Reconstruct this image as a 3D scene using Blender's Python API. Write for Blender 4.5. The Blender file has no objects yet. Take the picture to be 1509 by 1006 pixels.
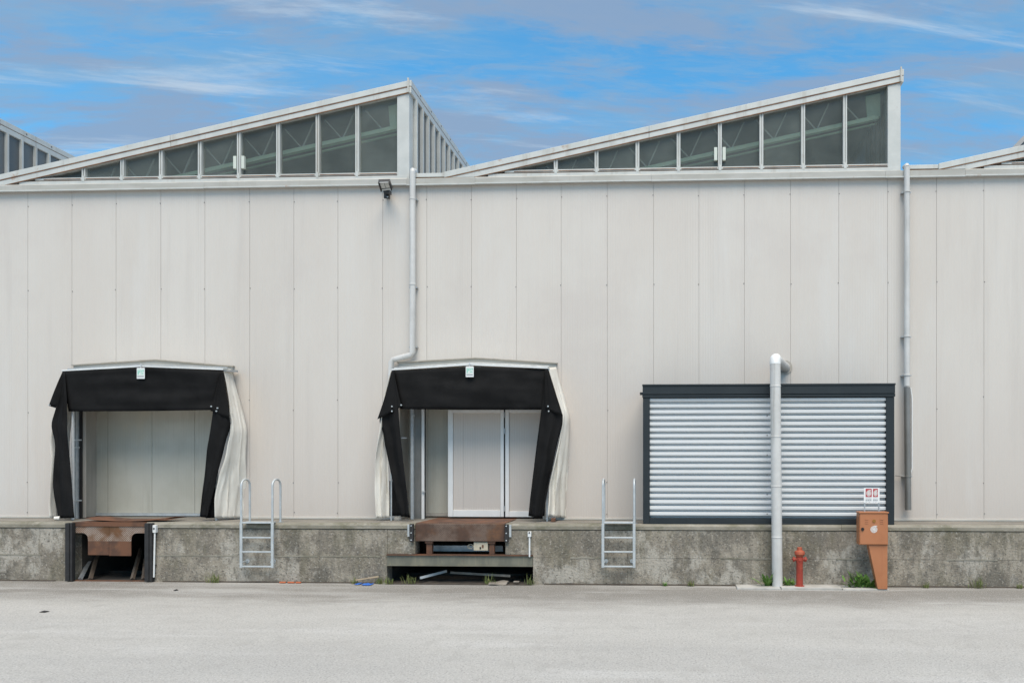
import bpy, math, random
from mathutils import Vector, noise as mnoise
R = math.radians
random.seed(11)
scn = bpy.context.scene
col = scn.collection

# ------------------------------------------------------------------ camera
TH, F, PX, HY, D, H = R(2.6), 1156.0, 937.5, 680.0, 17.0, 2.5
cd = bpy.data.cameras.new('camera'); cam = bpy.data.objects.new('camera', cd); col.objects.link(cam)
cam.location = (0, -D, H); cam.rotation_euler = (R(90), 0, TH)
cd.sensor_width = 36; cd.lens = F/1509*36
cd.shift_x = -(PX-754.5)/1509; cd.shift_y = (HY-503)/1509
cd.clip_start = .1; cd.clip_end = 2000
scn.camera = cam

def P(px, py, Y=0.0):
    """photograph pixel -> world point on the plane y = Y (metres)"""
    a = (px-PX)/F; s, c = math.sin(TH), math.cos(TH); DD = D+Y
    x = DD*(a*c-s)/(c+a*s); d = -s*x+c*DD
    return Vector((x, Y, H+(HY-py)*d/F))
def X(px, Y=0.0): return P(px, HY, Y).x
def Z(px, py, Y=0.0): return P(px, py, Y).z

# ------------------------------------------------------------------ world: sky with thin streaky cloud
SUN_EL, SUN_AZ = R(60), R(168)      # azimuth clockwise from +y: sun behind the camera, a little to its right
w = bpy.data.worlds.new('World'); scn.world = w; w.use_nodes = True
nt = w.node_tree; nt.nodes.clear()
def N(t, **k):
    n = nt.nodes.new(t)
    for a, b in k.items(): setattr(n, a, b)
    return n
def mth(op, a, b=None, clamp=False):
    n = N('ShaderNodeMath', operation=op, use_clamp=clamp)
    for i, v in enumerate((a, b)):
        if v is None: continue
        if isinstance(v, (int, float)): n.inputs[i].default_value = v
        else: nt.links.new(v, n.inputs[i])
    return n.outputs[0]
def mixc(f, a, b):
    n = N('ShaderNodeMix', data_type='RGBA')
    for s, v in ((n.inputs[0], f), (n.inputs[6], a), (n.inputs[7], b)):
        if isinstance(v, (int, float)): s.default_value = v
        elif isinstance(v, tuple): s.default_value = (*v, 1)
        else: nt.links.new(v, s)
    return n.outputs[2]
sky = N('ShaderNodeTexSky', sky_type='NISHITA', sun_disc=False, sun_elevation=SUN_EL, sun_rotation=SUN_AZ, air_density=1.0, dust_density=.6, ozone_density=2.2)
tc = N('ShaderNodeTexCoord'); sp = N('ShaderNodeSeparateXYZ'); nt.links.new(tc.outputs['Generated'], sp.inputs[0])
dz = mth('ADD', mth('MAXIMUM', sp.outputs[2], 0.0), .12)
cb = N('ShaderNodeCombineXYZ'); nt.links.new(mth('DIVIDE', sp.outputs[0], dz), cb.inputs[0]); nt.links.new(mth('DIVIDE', sp.outputs[1], dz), cb.inputs[1])
cx_, cy_ = mth('DIVIDE', sp.outputs[0], dz), mth('DIVIDE', sp.outputs[1], dz)
def cloud(scale, shear, loc, detail, rough, lo, hi, dist=0.4):
    k = N('ShaderNodeCombineXYZ'); nt.links.new(cx_, k.inputs[0]); nt.links.new(mth('SUBTRACT', cy_, mth('MULTIPLY', cx_, shear)), k.inputs[1])
    m = N('ShaderNodeMapping'); m.inputs['Scale'].default_value = scale; m.inputs['Location'].default_value = loc
    nt.links.new(k.outputs[0], m.inputs[0])
    t = N('ShaderNodeTexNoise'); t.inputs['Scale'].default_value = 1; t.inputs['Detail'].default_value = detail; t.inputs['Roughness'].default_value = rough; t.inputs['Distortion'].default_value = dist
    nt.links.new(m.outputs[0], t.inputs['Vector'])
    r = N('ShaderNodeMapRange', interpolation_type='SMOOTHSTEP'); r.inputs[1].default_value = lo; r.inputs[2].default_value = hi
    nt.links.new(t.outputs[0], r.inputs[0]); return r.outputs[0]
veil = cloud((.9, 2.4, 1), .1, (3.1, 1.7, 0), 7, .6, .40, .62)
grey = cloud((1.5, 4.2, 1), .05, (8.3, 2.2, 0), 10, .66, .45, .60, .3)
wisp = cloud((1.0, 6.0, 1), .22, (1.3, 5.1, 0), 12, .66, .52, .72, .5)
thin = cloud((5.0, 16.0, 1), .12, (5.3, 9.1, 0), 8, .66, .42, .66, .4)
hz = mth('POWER', mth('SUBTRACT', 1.0, mth('MAXIMUM', sp.outputs[2], 0.0), True), 3.0)
c0 = N('ShaderNodeMix', data_type='RGBA', blend_type='MULTIPLY'); c0.inputs[0].default_value = 1
nt.links.new(sky.outputs[0], c0.inputs[6]); c0.inputs[7].default_value = (.46, 1.42, 1.66, 1)
c1 = mixc(mth('MULTIPLY', veil, .7), c0.outputs[2], (1.55, 3.0, 4.6))
c1 = mixc(mth('MULTIPLY', thin, .5), c1, (1.9, 3.1, 4.5))
c2 = mixc(mth('MULTIPLY', grey, .85), c1, (1.95, 2.7, 3.9))
c3 = mixc(mth('MULTIPLY', wisp, .85), c2, (3.9, 4.75, 5.7))
c4 = mixc(mth('MULTIPLY', hz, .6), c3, (2.2, 3.2, 4.5))
bg = N('ShaderNodeBackground'); bg.inputs[1].default_value = .05
wo = N('ShaderNodeOutputWorld'); nt.links.new(c4, bg.inputs[0]); nt.links.new(bg.outputs[0], wo.inputs[0])

# ------------------------------------------------------------------ sun (veiled by cloud: very soft)
sl = bpy.data.lights.new('sun', 'SUN'); sl.energy = 1.5; sl.angle = R(50); sl.color = (1, .88, .74)
so = bpy.data.objects.new('sun', sl); col.objects.link(so); so.location = (8, -30, 40)
sd = Vector((math.sin(SUN_AZ)*math.cos(SUN_EL), math.cos(SUN_AZ)*math.cos(SUN_EL), math.sin(SUN_EL)))
so.rotation_euler = sd.to_track_quat('Z', 'Y').to_euler()

vs = scn.view_settings
vs.view_transform = 'Standard'; vs.look = 'None'; vs.gamma = 1; vs.use_curve_mapping = False; vs.exposure = 1.5
scn.render.engine = 'CYCLES'
scn.cycles.max_bounces = 6; scn.cycles.diffuse_bounces = 3; scn.cycles.glossy_bounces = 3; scn.cycles.transparent_max_bounces = 8

# ------------------------------------------------------------------ materials
MATS = {}
def mat(name, c1, c2=None, rough=.6, metal=0.0, ns=2.0, st=(1, 1, 1), lo=.35, hi=.65, dirt=None, dirt2=None, rnd=0.0,
        bump=0.0, bs=60.0, bst=(1, 1, 1), ribs=None, spec=.5, alpha=1.0, tread=None, zone=None):
    m = bpy.data.materials.new(name); m.use_nodes = True; t = m.node_tree; t.nodes.clear(); L = t.links.new
    def n(k, **a):
        q = t.nodes.new(k)
        for b, c in a.items(): setattr(q, b, c)
        return q
    out = n('ShaderNodeOutputMaterial'); bs_ = n('ShaderNodeBsdfPrincipled'); L(bs_.outputs[0], out.inputs[0])
    geo = n('ShaderNodeNewGeometry')
    def noise(scale, stretch, detail=6, rg=.6, off=(0, 0, 0)):
        mp = n('ShaderNodeMapping'); mp.inputs['Scale'].default_value = stretch; mp.inputs['Location'].default_value = off
        L(geo.outputs['Position'], mp.inputs[0])
        x = n('ShaderNodeTexNoise'); x.inputs['Scale'].default_value = scale; x.inputs['Detail'].default_value = detail; x.inputs['Roughness'].default_value = rg
        L(mp.outputs[0], x.inputs['Vector']); return x.outputs[0]
    def rng(v, a, b):
        r = n('ShaderNodeMapRange', interpolation_type='SMOOTHSTEP'); r.inputs[1].default_value = a; r.inputs[2].default_value = b; L(v, r.inputs[0]); return r.outputs[0]
    def mix(f, a, b):
        q = n('ShaderNodeMix', data_type='RGBA')
        for s, v in ((q.inputs[0], f), (q.inputs[6], a), (q.inputs[7], b)):
            if isinstance(v, (int, float)): s.default_value = v
            elif isinstance(v, tuple): s.default_value = (*v[:3], 1)
            else: L(v, s)
        return q.outputs[2]
    c = c1
    if c2: c = mix(rng(noise(ns, st), lo, hi), c1, c2)
    if zone:       # a band of colour (dirt on paving and panes) along one axis with an uneven edge: (axis, from, to, noise scale, stretch, wander, colour, amount)
        ax, a, b, zs, zst, wan, zc, amt = zone
        sx = n('ShaderNodeSeparateXYZ'); L(geo.outputs['Position'], sx.inputs[0])
        q = n('ShaderNodeMath', operation='MULTIPLY_ADD'); L(noise(zs, zst, 7, .65, (11, 5, 3)), q.inputs[0]); q.inputs[1].default_value = wan; L(sx.outputs[ax], q.inputs[2])
        r = n('ShaderNodeMapRange', interpolation_type='SMOOTHSTEP'); r.inputs[1].default_value = a; r.inputs[2].default_value = b; r.inputs[4].default_value = amt; L(q.outputs[0], r.inputs[0])
        c = mix(r.outputs[0], c, zc)
    k = 0
    for dd in (dirt, dirt2):
        if not dd: continue
        for (dc, s, sst, a, b, amt) in (dd if isinstance(dd, list) else [dd]):
            k += 1
            f = rng(noise(s, sst, 8, .65, (k*7.3, k*3.1, k*5.7)), a, b)
            q = n('ShaderNodeMath', operation='MULTIPLY'); q.inputs[1].default_value = amt; L(f, q.inputs[0])
            c = mix(q.outputs[0], c, dc)
    if tread:      # raised diamond pattern: worn lighter on the raised points
        mp = n('ShaderNodeMapping'); mp.inputs['Rotation'].default_value = (0, R(45), 0); L(geo.outputs['Position'], mp.inputs[0])
        ck = n('ShaderNodeTexVoronoi'); ck.inputs['Scale'].default_value = tread[0]; ck.inputs['Randomness'].default_value = .12; L(mp.outputs[0], ck.inputs['Vector'])
        f = rng(ck.outputs[0], .25, .5)
        g = rng(noise(2.2, (1, 1, 1), 4, .6, (4, 4, 4)), .4, .62)
        q = n('ShaderNodeMath', operation='MULTIPLY'); L(f, q.inputs[0]); L(g, q.inputs[1])
        c = mix(q.outputs[0], c, tread[1])
    if rnd:
        oi = n('ShaderNodeObjectInfo'); r = n('ShaderNodeMapRange'); r.inputs[3].default_value = 1-rnd; r.inputs[4].default_value = 1+rnd
        L(oi.outputs['Random'], r.inputs[0]); hs = n('ShaderNodeHueSaturation'); L(r.outputs[0], hs.inputs['Value'])
        if isinstance(c, tuple): hs.inputs['Color'].default_value = (*c[:3], 1)
        else: L(c, hs.inputs['Color'])
        c = hs.outputs[0]
    if isinstance(c, tuple): bs_.inputs['Base Color'].default_value = (*c[:3], 1)
    else: L(c, bs_.inputs['Base Color'])
    bs_.inputs['Roughness'].default_value = rough; bs_.inputs['Metallic'].default_value = metal
    bs_.inputs['Specular IOR Level'].default_value = spec; bs_.inputs['Alpha'].default_value = alpha
    nrm = None
    if ribs:
        mp = n('ShaderNodeMapping'); L(geo.outputs['Position'], mp.inputs[0])
        wv = n('ShaderNodeTexWave', wave_type='BANDS', bands_direction='X'); wv.inputs['Scale'].default_value = .314/ribs[0]; L(mp.outputs[0], wv.inputs['Vector'])
        b = n('ShaderNodeBump'); b.inputs['Strength'].default_value = 1; b.inputs['Distance'].default_value = ribs[1]; L(wv.outputs[1], b.inputs['Height']); nrm = b.outputs[0]
    if bump:
        b = n('ShaderNodeBump'); b.inputs['Strength'].default_value = 1; b.inputs['Distance'].default_value = bump
        L(noise(bs, bst, 6, .65, (2, 9, 4)), b.inputs['Height'])
        if nrm: L(nrm, b.inputs['Normal'])
        nrm = b.outputs[0]
    if nrm: L(nrm, bs_.inputs['Normal'])
    MATS[name] = m
    return m
V = (4, 4, .22)         # vertical run streaks
mat('panel', (.58, .533, .48), (.605, .565, .515), .45, ns=.5, st=(1, 1, .35), dirt=[((.50, .46, .42), .8, V, .50, .8, .5), ((.62, .605, .575), .45, (1.6, 1, .25), .52, .72, .45), ((.535, .487, .447), .35, (.6, 1, .8), .5, .7, .5)], rnd=.012, zone=(2, 6.5, 2.2, .5, (1, 1, .5), 2.0, (.54, .49, .445), .8), ribs=(.055, .0012), bump=.0015, bs=1.6)  # zone: panels turn browner and a little darker towards the bottom, unevenly
mat('panel_edge', (.52, .50, .46), (.46, .44, .40), .6)
mat('screw_mat', (.16, .14, .13), rough=.5)
mat('whitemetal', (.50, .512, .487), (.56, .568, .54), .42, ns=3, dirt=[((.36, .33, .28), 1.2, V, .52, .76, .65), ((.33, .17, .08), 3.5, (1, 1, 1), .62, .74, .6)], bump=.0008, bs=3)
mat('eave', (.44, .425, .38), (.51, .495, .455), .55, ns=1.2, st=(1, 1, 4), dirt=[((.36, .33, .28), 1.6, (5, 1, .4), .55, .8, .6)], bump=.001, bs=5)
mat('rustline', (.16, .07, .035), (.27, .15, .08), .85, ns=6)
mat('rooftin', (.40, .40, .39), (.34, .33, .32), .6, ns=2)
mat('glass', (.15, .172, .155), (.205, .232, .21), .14, ns=1.4, st=(1, 1, 1), dirt=[((.22, .24, .23), 2.6, (1, 1, .5), .52, .85, .4)], zone=(2, 9.15, 8.85, 4, (1, 1, 1), .3, (.27, .30, .29), .6), bump=.0012, bs=30, alpha=.29, rnd=.22)
mat('sideglass', (.19, .205, .21), (.15, .165, .17), .3, ns=1.5, st=(1, 1, .4), dirt=[((.18, .19, .19), 2, V, .5, .75, .5)], rnd=.18, bump=.001, bs=12, alpha=.8)
mat('trussgreen', (.55, .78, .56), (.50, .70, .50), .6, ns=2)
mat('trussweb', (.58, .62, .55), rough=.6)
mat('whitepaint', (.76, .77, .76), (.70, .71, .70), .4, ns=3, dirt=((.5, .48, .44), 3, V, .6, .85, .4))
mat('dark', (.03, .03, .03), rough=.9)
mat('doorpanel', (.47, .455, .385), (.53, .515, .445), .5, ns=.9, dirt=[((.36, .34, .28), 1.1, (3, 1, .3), .5, .8, .55), ((.60, .50, .33), .7, (1, 1, 1), .58, .75, .35)], ribs=(.06, .0014), bump=.001, bs=3)
mat('jamb', (.37, .345, .30), (.44, .41, .365), .7, ns=2, st=(2, 2, .5), dirt=((.22, .2, .17), 3, V, .52, .8, .6), bump=.0015, bs=20)
mat('galv', (.36, .39, .41), (.47, .50, .52), .42, .55, ns=9, dirt=((.25, .2, .15), 4, (1, 1, 1), .62, .8, .5))
mat('galvlight', (.54, .57, .58), (.46, .49, .50), .45, .25, ns=7, dirt=((.33, .22, .14), 5, (1, 1, .6), .62, .78, .7))
mat('pipewhite', (.53, .525, .505), (.60, .595, .575), .42, ns=2.5, dirt=((.30, .28, .245), 2, V, .50, .74, .65), bump=.0006, bs=10)
mat('pipegrey', (.25, .25, .24), (.19, .19, .18), .45, .3, ns=2.5, st=(1, 1, .5), dirt=((.2, .2, .19), 2, V, .5, .8, .6))
mat('blackcloth', (.0085, .0084, .0086), (.0125, .0123, .0125), .8, ns=2.2, dirt=[((.03, .03, .03), 2.2, (1, 1, 2), .60, .85, .5)], bump=.010, bs=4, spec=.12)
mat('tarp', (.70, .665, .595), (.75, .725, .66), .5, ns=2.5, dirt=[((.42, .36, .27), 2.2, (2, 2, .5), .56, .8, .55)], bump=.006, bs=5, bst=(2.0, 2.0, .5))
mat('concrete', (.33, .295, .24), (.215, .19, .153), .92, ns=2.4, st=(1, 1, .8), lo=.40, hi=.60,
    dirt=[((.125, .115, .095), 1.5, (1.3, 1, .5), .49, .62, .75), ((.17, .15, .10), .9, (1, 1, 1), .51, .62, .45), ((.45, .42, .365), 1.25, (1, 1, .8), .51, .60, .7), ((.12, .112, .095), 7, (1.3, 1, .6), .50, .62, .5), ((.53, .495, .44), 20, (1, 1, 1), .55, .65, .5), ((.06, .056, .046), 20, (1, 1, 1), .56, .64, .75), ((.13, .12, .08), 1.8, (1.5, 1, .3), .53, .64, .45)],
    bump=.022, bs=22)
mat('coping', (.27, .25, .205), (.20, .185, .145), .9, ns=1.6, st=(1, 1, 2), dirt=[((.13, .125, .08), 1.6, (1, 1, 2), .48, .64, .7), ((.36, .335, .285), 3, (1, 1, 2), .52, .66, .6), ((.42, .41, .37), 20, (1, 1, 1), .6, .7, .5)], bump=.006, bs=30)
mat('platform', (.25, .228, .195), (.18, .166, .142), .9, ns=.9, st=(1, 2, 1), dirt=[((.10, .095, .09), 1.3, (.6, 2, 1), .54, .66, .75), ((.38, .36, .32), 1.8, (.6, 3, 1), .58, .7, .6)], bump=.004, bs=40)
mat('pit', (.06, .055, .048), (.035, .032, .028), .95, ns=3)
mat('rust', (.15, .066, .034), (.085, .043, .027), .75, ns=2.6, lo=.4, hi=.6, dirt=[((.26, .125, .06), 3, (1, 1, 1), .5, .75, .5)], bump=.001, bs=60)
mat('oldsteel', (.10, .078, .06), (.06, .048, .038), .7, ns=6)
mat('rusttread', (.095, .05, .032), (.065, .038, .026), .65, .2, ns=3, dirt=[((.21, .10, .045), 2, (1, 1, 1), .5, .7, .6)], tread=(30, (.155, .11, .085)), bump=.0015, bs=80)
mat('rustmesh', (.13, .062, .026), (.165, .075, .032), .7, .1, ns=4, tread=(34, (.36, .31, .27)), bump=.0015, bs=80)
mat('steelbeam', (.20, .195, .15), (.145, .145, .115), .6, .1, ns=2, st=(2, 1, 1), dirt=[((.33, .29, .19), 3, (4, 4, .5), .5, .75, .6), ((.10, .055, .03), 2.4, (2, 1, 2), .6, .75, .7)], bump=.001, bs=40)
mat('rubber', (.017, .017, .018), (.028, .027, .027), .7, ns=6, dirt=((.075, .068, .06), 5, V, .55, .8, .6), bump=.002, bs=30)
mat('creambox', (.52, .47, .36), (.46, .41, .31), .55, ns=8)
mat('anthracite', (.010, .0155, .019), (.014, .02, .0235), .5, ns=2, dirt=((.06, .065, .07), 3, (1, 1, .4), .6, .8, .5))
mat('corrugated', (.60, .615, .62), (.64, .655, .66), .5, .0, ns=1.2, st=(.4, 1, 1), dirt=((.50, .50, .49), 1.0, (1, 1, .5), .55, .8, .3))
mat('hydrantred', (.40, .055, .03), (.31, .042, .025), .6, ns=9, dirt=[((.44, .15, .06), 12, (1, 1, 1), .55, .7, .55), ((.12, .03, .02), 16, (1, 1, 1), .62, .72, .7)], bump=.002, bs=60)
mat('hydrantfaded', (.40, .10, .045), (.36, .07, .035), .65, ns=9, dirt=[((.16, .05, .03), 14, (1, 1, 1), .58, .7, .7)], bump=.002, bs=50)
mat('cabinet', (.40, .155, .065), (.435, .175, .077), .5, ns=2.5, dirt=[((.36, .13, .06), 3, V, .55, .8, .5), ((.57, .34, .22), 5, (1, 1, .4), .6, .8, .4)], bump=.0006, bs=12)
mat('brass', (.32, .15, .03), rough=.45, metal=.3)
mat('black', (.012, .012, .013), rough=.4)
mat('decalwhite', (.72, .70, .68), (.62, .58, .54), .6, ns=60)
mat('signred', (.42, .035, .045), rough=.45)
mat('printgrey', (.22, .23, .25), rough=.6)
mat('printteal', (.12, .50, .38), (.25, .58, .48), .5, ns=40)
mat('platepale', (.58, .68, .62), (.66, .70, .66), .5, ns=30)
mat('lampglass', (.42, .43, .42), (.50, .51, .48), .25, ns=20)
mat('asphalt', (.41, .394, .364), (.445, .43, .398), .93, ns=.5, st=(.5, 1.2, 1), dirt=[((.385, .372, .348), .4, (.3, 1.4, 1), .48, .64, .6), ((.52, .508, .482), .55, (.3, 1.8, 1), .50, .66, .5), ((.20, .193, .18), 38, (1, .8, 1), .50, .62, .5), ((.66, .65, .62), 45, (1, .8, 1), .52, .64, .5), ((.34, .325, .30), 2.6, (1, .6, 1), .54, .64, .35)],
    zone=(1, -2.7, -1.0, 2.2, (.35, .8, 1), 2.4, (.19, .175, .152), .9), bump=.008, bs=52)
mat('kerbwhite', (.47, .46, .43), (.36, .35, .32), .9, ns=3, bump=.004, bs=30)
mat('soil', (.085, .07, .055), (.05, .042, .034), 1, ns=8, bump=.02, bs=25)
mat('leafgreen', (.10, .22, .035), (.16, .28, .06), .6, ns=14)
mat('grassgreen', (.12, .17, .045), (.19, .20, .075), .7, ns=16)
mat('drygrass', (.30, .25, .13), (.22, .19, .09), .8, ns=14)
mat('wood', (.42, .33, .22), (.33, .25, .16), .8, ns=10, st=(.5, 3, 3))
mat('oldboard', (.30, .27, .23), (.21, .185, .155), .9, ns=8)
mat('bluefilm', (.03, .13, .55), (.05, .2, .62), .35, ns=20)
mat('orangestrip', (.55, .16, .06), (.48, .12, .045), .6, ns=9)
mat('whitelitter', (.70, .70, .68), rough=.6)

# ------------------------------------------------------------------ mesh helper
class MB:
    def __init__(s): s.v = []; s.f = []
    def add(s, vs, fs):
        o = len(s.v); s.v += [Vector(p) for p in vs]; s.f += [tuple(i+o for i in f) for f in fs]; return s
    def box(s, x0, x1, y0, y1, z0, z1):
        if x0 > x1: x0, x1 = x1, x0
        if y0 > y1: y0, y1 = y1, y0
        if z0 > z1: z0, z1 = z1, z0
        return s.add([(x0, y0, z0), (x1, y0, z0), (x1, y1, z0), (x0, y1, z0), (x0, y0, z1), (x1, y0, z1), (x1, y1, z1), (x0, y1, z1)],
                     [(3, 2, 1, 0), (4, 5, 6, 7), (0, 1, 5, 4), (1, 2, 6, 5), (2, 3, 7, 6), (3, 0, 4, 7)])
    def prism(s, pts, y0, y1):           # polygon in xz (counter-clockwise seen from -y), extruded from y0 to y1
        n = len(pts); a = sum(pts[i][0]*pts[(i+1) % n][1]-pts[(i+1) % n][0]*pts[i][1] for i in range(n))
        if a < 0: pts = pts[::-1]
        return s.add([(x, y0, z) for x, z in pts]+[(x, y1, z) for x, z in pts],
                     [tuple(range(n)), tuple(range(2*n-1, n-1, -1))]+[(i, i+n, (i+1) % n+n, (i+1) % n) for i in range(n)])
    def prismx(s, pts, x0, x1):          # polygon in yz extruded along x
        n = len(pts)
        return s.add([(x0, y, z) for y, z in pts]+[(x1, y, z) for y, z in pts],
                     [tuple(range(n-1, -1, -1)), tuple(range(n, 2*n))]+[(i, (i+1) % n, (i+1) % n+n, i+n) for i in range(n)])
    def tube(s, path, r, n=12, caps=True):
        path = [Vector(p) for p in path]; rs = r if isinstance(r, (list, tuple)) else [r]*len(path); o = len(s.v); up = None
        for i, p in enumerate(path):
            t = (path[min(i+1, len(path)-1)]-path[max(i-1, 0)]).normalized()
            if up is None: up = Vector((0, 0, 1)) if abs(t.z) < .9 else Vector((1, 0, 0))
            a = t.cross(up).normalized(); b = a.cross(t).normalized(); up = b
            for k in range(n):
                q = 2*math.pi*k/n; s.v.append(p+a*math.cos(q)*rs[i]+b*math.sin(q)*rs[i])
        m = len(path)
        for i in range(m-1):
            for k in range(n):
                s.f.append((o+i*n+k, o+i*n+(k+1) % n, o+(i+1)*n+(k+1) % n, o+(i+1)*n+k))
        if caps: s.f += [tuple(o+k for k in range(n-1, -1, -1)), tuple(o+(m-1)*n+k for k in range(n))]
        return s
    def lathe(s, prof, c, n=20):         # (r, z) pairs round the vertical through c
        o = len(s.v)
        for r, z in prof:
            for k in range(n):
                q = 2*math.pi*k/n; s.v.append(Vector((c[0]+r*math.cos(q), c[1]+r*math.sin(q), c[2]+z)))
        m = len(prof)
        for i in range(m-1):
            for k in range(n): s.f.append((o+i*n+k, o+i*n+(k+1) % n, o+(i+1)*n+(k+1) % n, o+(i+1)*n+k))
        s.f += [tuple(o+k for k in range(n-1, -1, -1)), tuple(o+(m-1)*n+k for k in range(n))]
        return s
    def bar(s, a, b, wx, wy):            # rectangular bar from a to b
        a, b = Vector(a), Vector(b); t = (b-a).normalized(); ref = Vector((0, 1, 0)) if abs(t.y) < .9 else Vector((0, 0, 1))
        u = t.cross(ref).normalized()*wx/2; v = u.cross(t).normalized()*wy/2
        q = [a-u-v, a+u-v, a+u+v, a-u+v, b-u-v, b+u-v, b+u+v, b-u+v]
        return s.add(q, [(3, 2, 1, 0), (4, 5, 6, 7), (0, 1, 5, 4), (1, 2, 6, 5), (2, 3, 7, 6), (3, 0, 4, 7)])
    def ring(s, cx, cz, r0, r1, y0, y1, n=28, sx=1.0):
        o = len(s.v)
        for r, y in ((r0, y1), (r0, y0), (r1, y0), (r1, y1)):
            for k in range(n):
                q = 2*math.pi*k/n; s.v.append(Vector((cx+sx*r*math.cos(q), y, cz+r*math.sin(q))))
        for j in range(3):
            for k in range(n): s.f.append((o+j*n+k, o+j*n+(k+1) % n, o+(j+1)*n+(k+1) % n, o+(j+1)*n+k))
        return s
    def grid(s, rows):
        o = len(s.v); m = len(rows[0])
        for r in rows: s.v += [Vector(p) for p in r]
        for i in range(len(rows)-1):
            for j in range(m-1): s.f.append((o+i*m+j, o+(i+1)*m+j, o+(i+1)*m+j+1, o+i*m+j+1))
        return s
    def build(s, name, material, parent=None, smooth=False, bevel=0.0, solid=0.0, angle=38):
        base = BASE.get(parent, Vector()) if parent else None
        if parent is None:
            xs = [p.x for p in s.v]; ys = [p.y for p in s.v]; base = Vector(((min(xs)+max(xs))/2, (min(ys)+max(ys))/2, min(p.z for p in s.v)))
        me = bpy.data.meshes.new(name); me.from_pydata([p-base for p in s.v], [], s.f); me.update()
        me.materials.append(MATS[material])
        if smooth:
            for p in me.polygons: p.use_smooth = True
            me.set_sharp_from_angle(angle=R(angle))
        o = bpy.data.objects.new(name, me); col.objects.link(o)
        if parent: o.parent = parent
        else: o.location = base
        BASE[o] = base
        if solid:
            md = o.modifiers.new('thickness', 'SOLIDIFY'); md.thickness = solid; md.offset = 0
        if bevel:
            md = o.modifiers.new('edge', 'BEVEL'); md.width = bevel; md.segments = 2; md.limit_method = 'ANGLE'; md.angle_limit = R(40)
        return o
BASE = {}
def tag(o, label, cat, group=None):
    o['label'] = label; o['category'] = cat
    if group: o['group'] = group
    return o
def thing(name, loc, label, cat, group=None):
    o = bpy.data.objects.new(name, None); col.objects.link(o); o.location = loc; o.empty_display_size = .2
    BASE[o] = Vector(loc); return tag(o, label, cat, group)
def structure(o): o['kind'] = 'structure'; return o
def resample(pl, n):
    d = [0]
    for a, b in zip(pl, pl[1:]): d.append(d[-1]+math.dist(a, b))
    out = []
    for i in range(n):
        t = d[-1]*i/(n-1); k = 0
        while k < len(d)-2 and d[k+1] < t: k += 1
        q = (t-d[k])/max(1e-9, d[k+1]-d[k])
        out.append(tuple(pl[k][j]+(pl[k+1][j]-pl[k][j])*q for j in range(2)))
    for _ in range(2):
        out = [out[0]]+[tuple((out[i-1][j]+2*out[i][j]+out[i+1][j])/4 for j in range(2)) for i in range(1, n-1)]+[out[-1]]
    return out
def cloth(Lp, Rp, YL, YR, n=30, m=14, amp=.02, freq=1.5, ph=0.0, seed=0.0, rough=.0):
    Lq, Rq = resample(Lp, n), resample(Rp, n); rows = []
    for i in range(n):
        t = i/(n-1); a = P(*Lq[i], YL); b = P(*Rq[i], YR); row = []
        for j in range(m):
            v = j/(m-1); p = a.lerp(b, v)
            k = min(1, t*4)
            p.y += amp*k*math.sin(2*math.pi*freq*v+ph+.7*math.sin(2.3*t+seed))
            if rough:
                p.y += rough*k*mnoise.noise(Vector((v*5+seed, t*2.6, seed*3)))+.35*rough*k*mnoise.noise(Vector((v*11+seed, t*8, seed*3)))
                if 0 < j < m-1: p.x += .5*rough*k*mnoise.noise(Vector((v*6, t*3, seed*5+2)))
            row.append(p)
        rows.append(row)
    return MB().grid(rows)

# ------------------------------------------------------------------ levels
ZD, YD = 1.235, -1.1             # dock platform height, y of its front
Z_EAVE0, Z_EAVE1, Z_STRIP, Z_SILL = 8.545, 8.69, 8.775, 8.845
PIT1 = (X(105, YD), X(215, YD)); PIT2 = (X(612, YD), X(744.5, YD)); PIT2B = (X(570.5, YD), X(785.5, YD))
ZB2 = Z(680, 817, YD)            # top of the cross beam over the low pit
XL, XR = -24.0, 17.0

# ------------------------------------------------------------------ ground
g = MB(); g.add([(-400, -400, 0), (400, -400, 0), (400, 400, 0), (-400, 400, 0)], [(0, 1, 2, 3)])
structure(g.build('ground', 'asphalt'))
# ------------------------------------------------------------------ warehouse
wh = thing('warehouse', (-3, 12, 0), 'long pale beige panel clad warehouse with glazed sawtooth roof', 'warehouse')
seams = [X(p) for p in (41, 106, 171, 237, 302, 368, 433, 498, 564, 629, 695, 761, 827, 895, 963, 1030, 1097, 1165, 1236, 1308, 1380, 1450)]
while seams[0] > XL: seams.insert(0, seams[0]-1.0)
while seams[-1] < XR: seams.append(seams[-1]+1.0)
DOOR1 = (X(118), X(318), Z(200, 588)); DOOR2 = (X(589), X(800), Z(700, 588))
for a, b in zip(seams, seams[1:]):
    m = MB(); g_ = .0035; x0, x1 = a+g_, b-g_; cuts = [x0, x1]
    holes = [h for h in (DOOR1, DOOR2) if h[0] < x1 and h[1] > x0]
    if holes:
        h = holes[0]; zt = h[2]
        m.box(x0, x1, 0, .012, zt, Z_EAVE0+.05)
        if h[0] > x0: m.box(x0, h[0], 0, .012, ZD+.03, zt)
        if h[1] < x1: m.box(h[1], x1, 0, .012, ZD+.03, zt)
    else: m.box(x0, x1, 0, .012, ZD+.03, Z_EAVE0+.05)
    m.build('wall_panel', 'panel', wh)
bk = MB(); xs = [XL, DOOR1[0], DOOR1[1], DOOR2[0], DOOR2[1], XR]     # lining behind the joints
for i in (0, 2, 4): bk.box(xs[i], xs[i+1], .0125, .16, 0, Z_EAVE0)
for h in (DOOR1, DOOR2): bk.box(h[0], h[1], .0125, .16, h[2], Z_EAVE0)
bk.build('lining', 'panel_edge', wh)
sc = MB()
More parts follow.
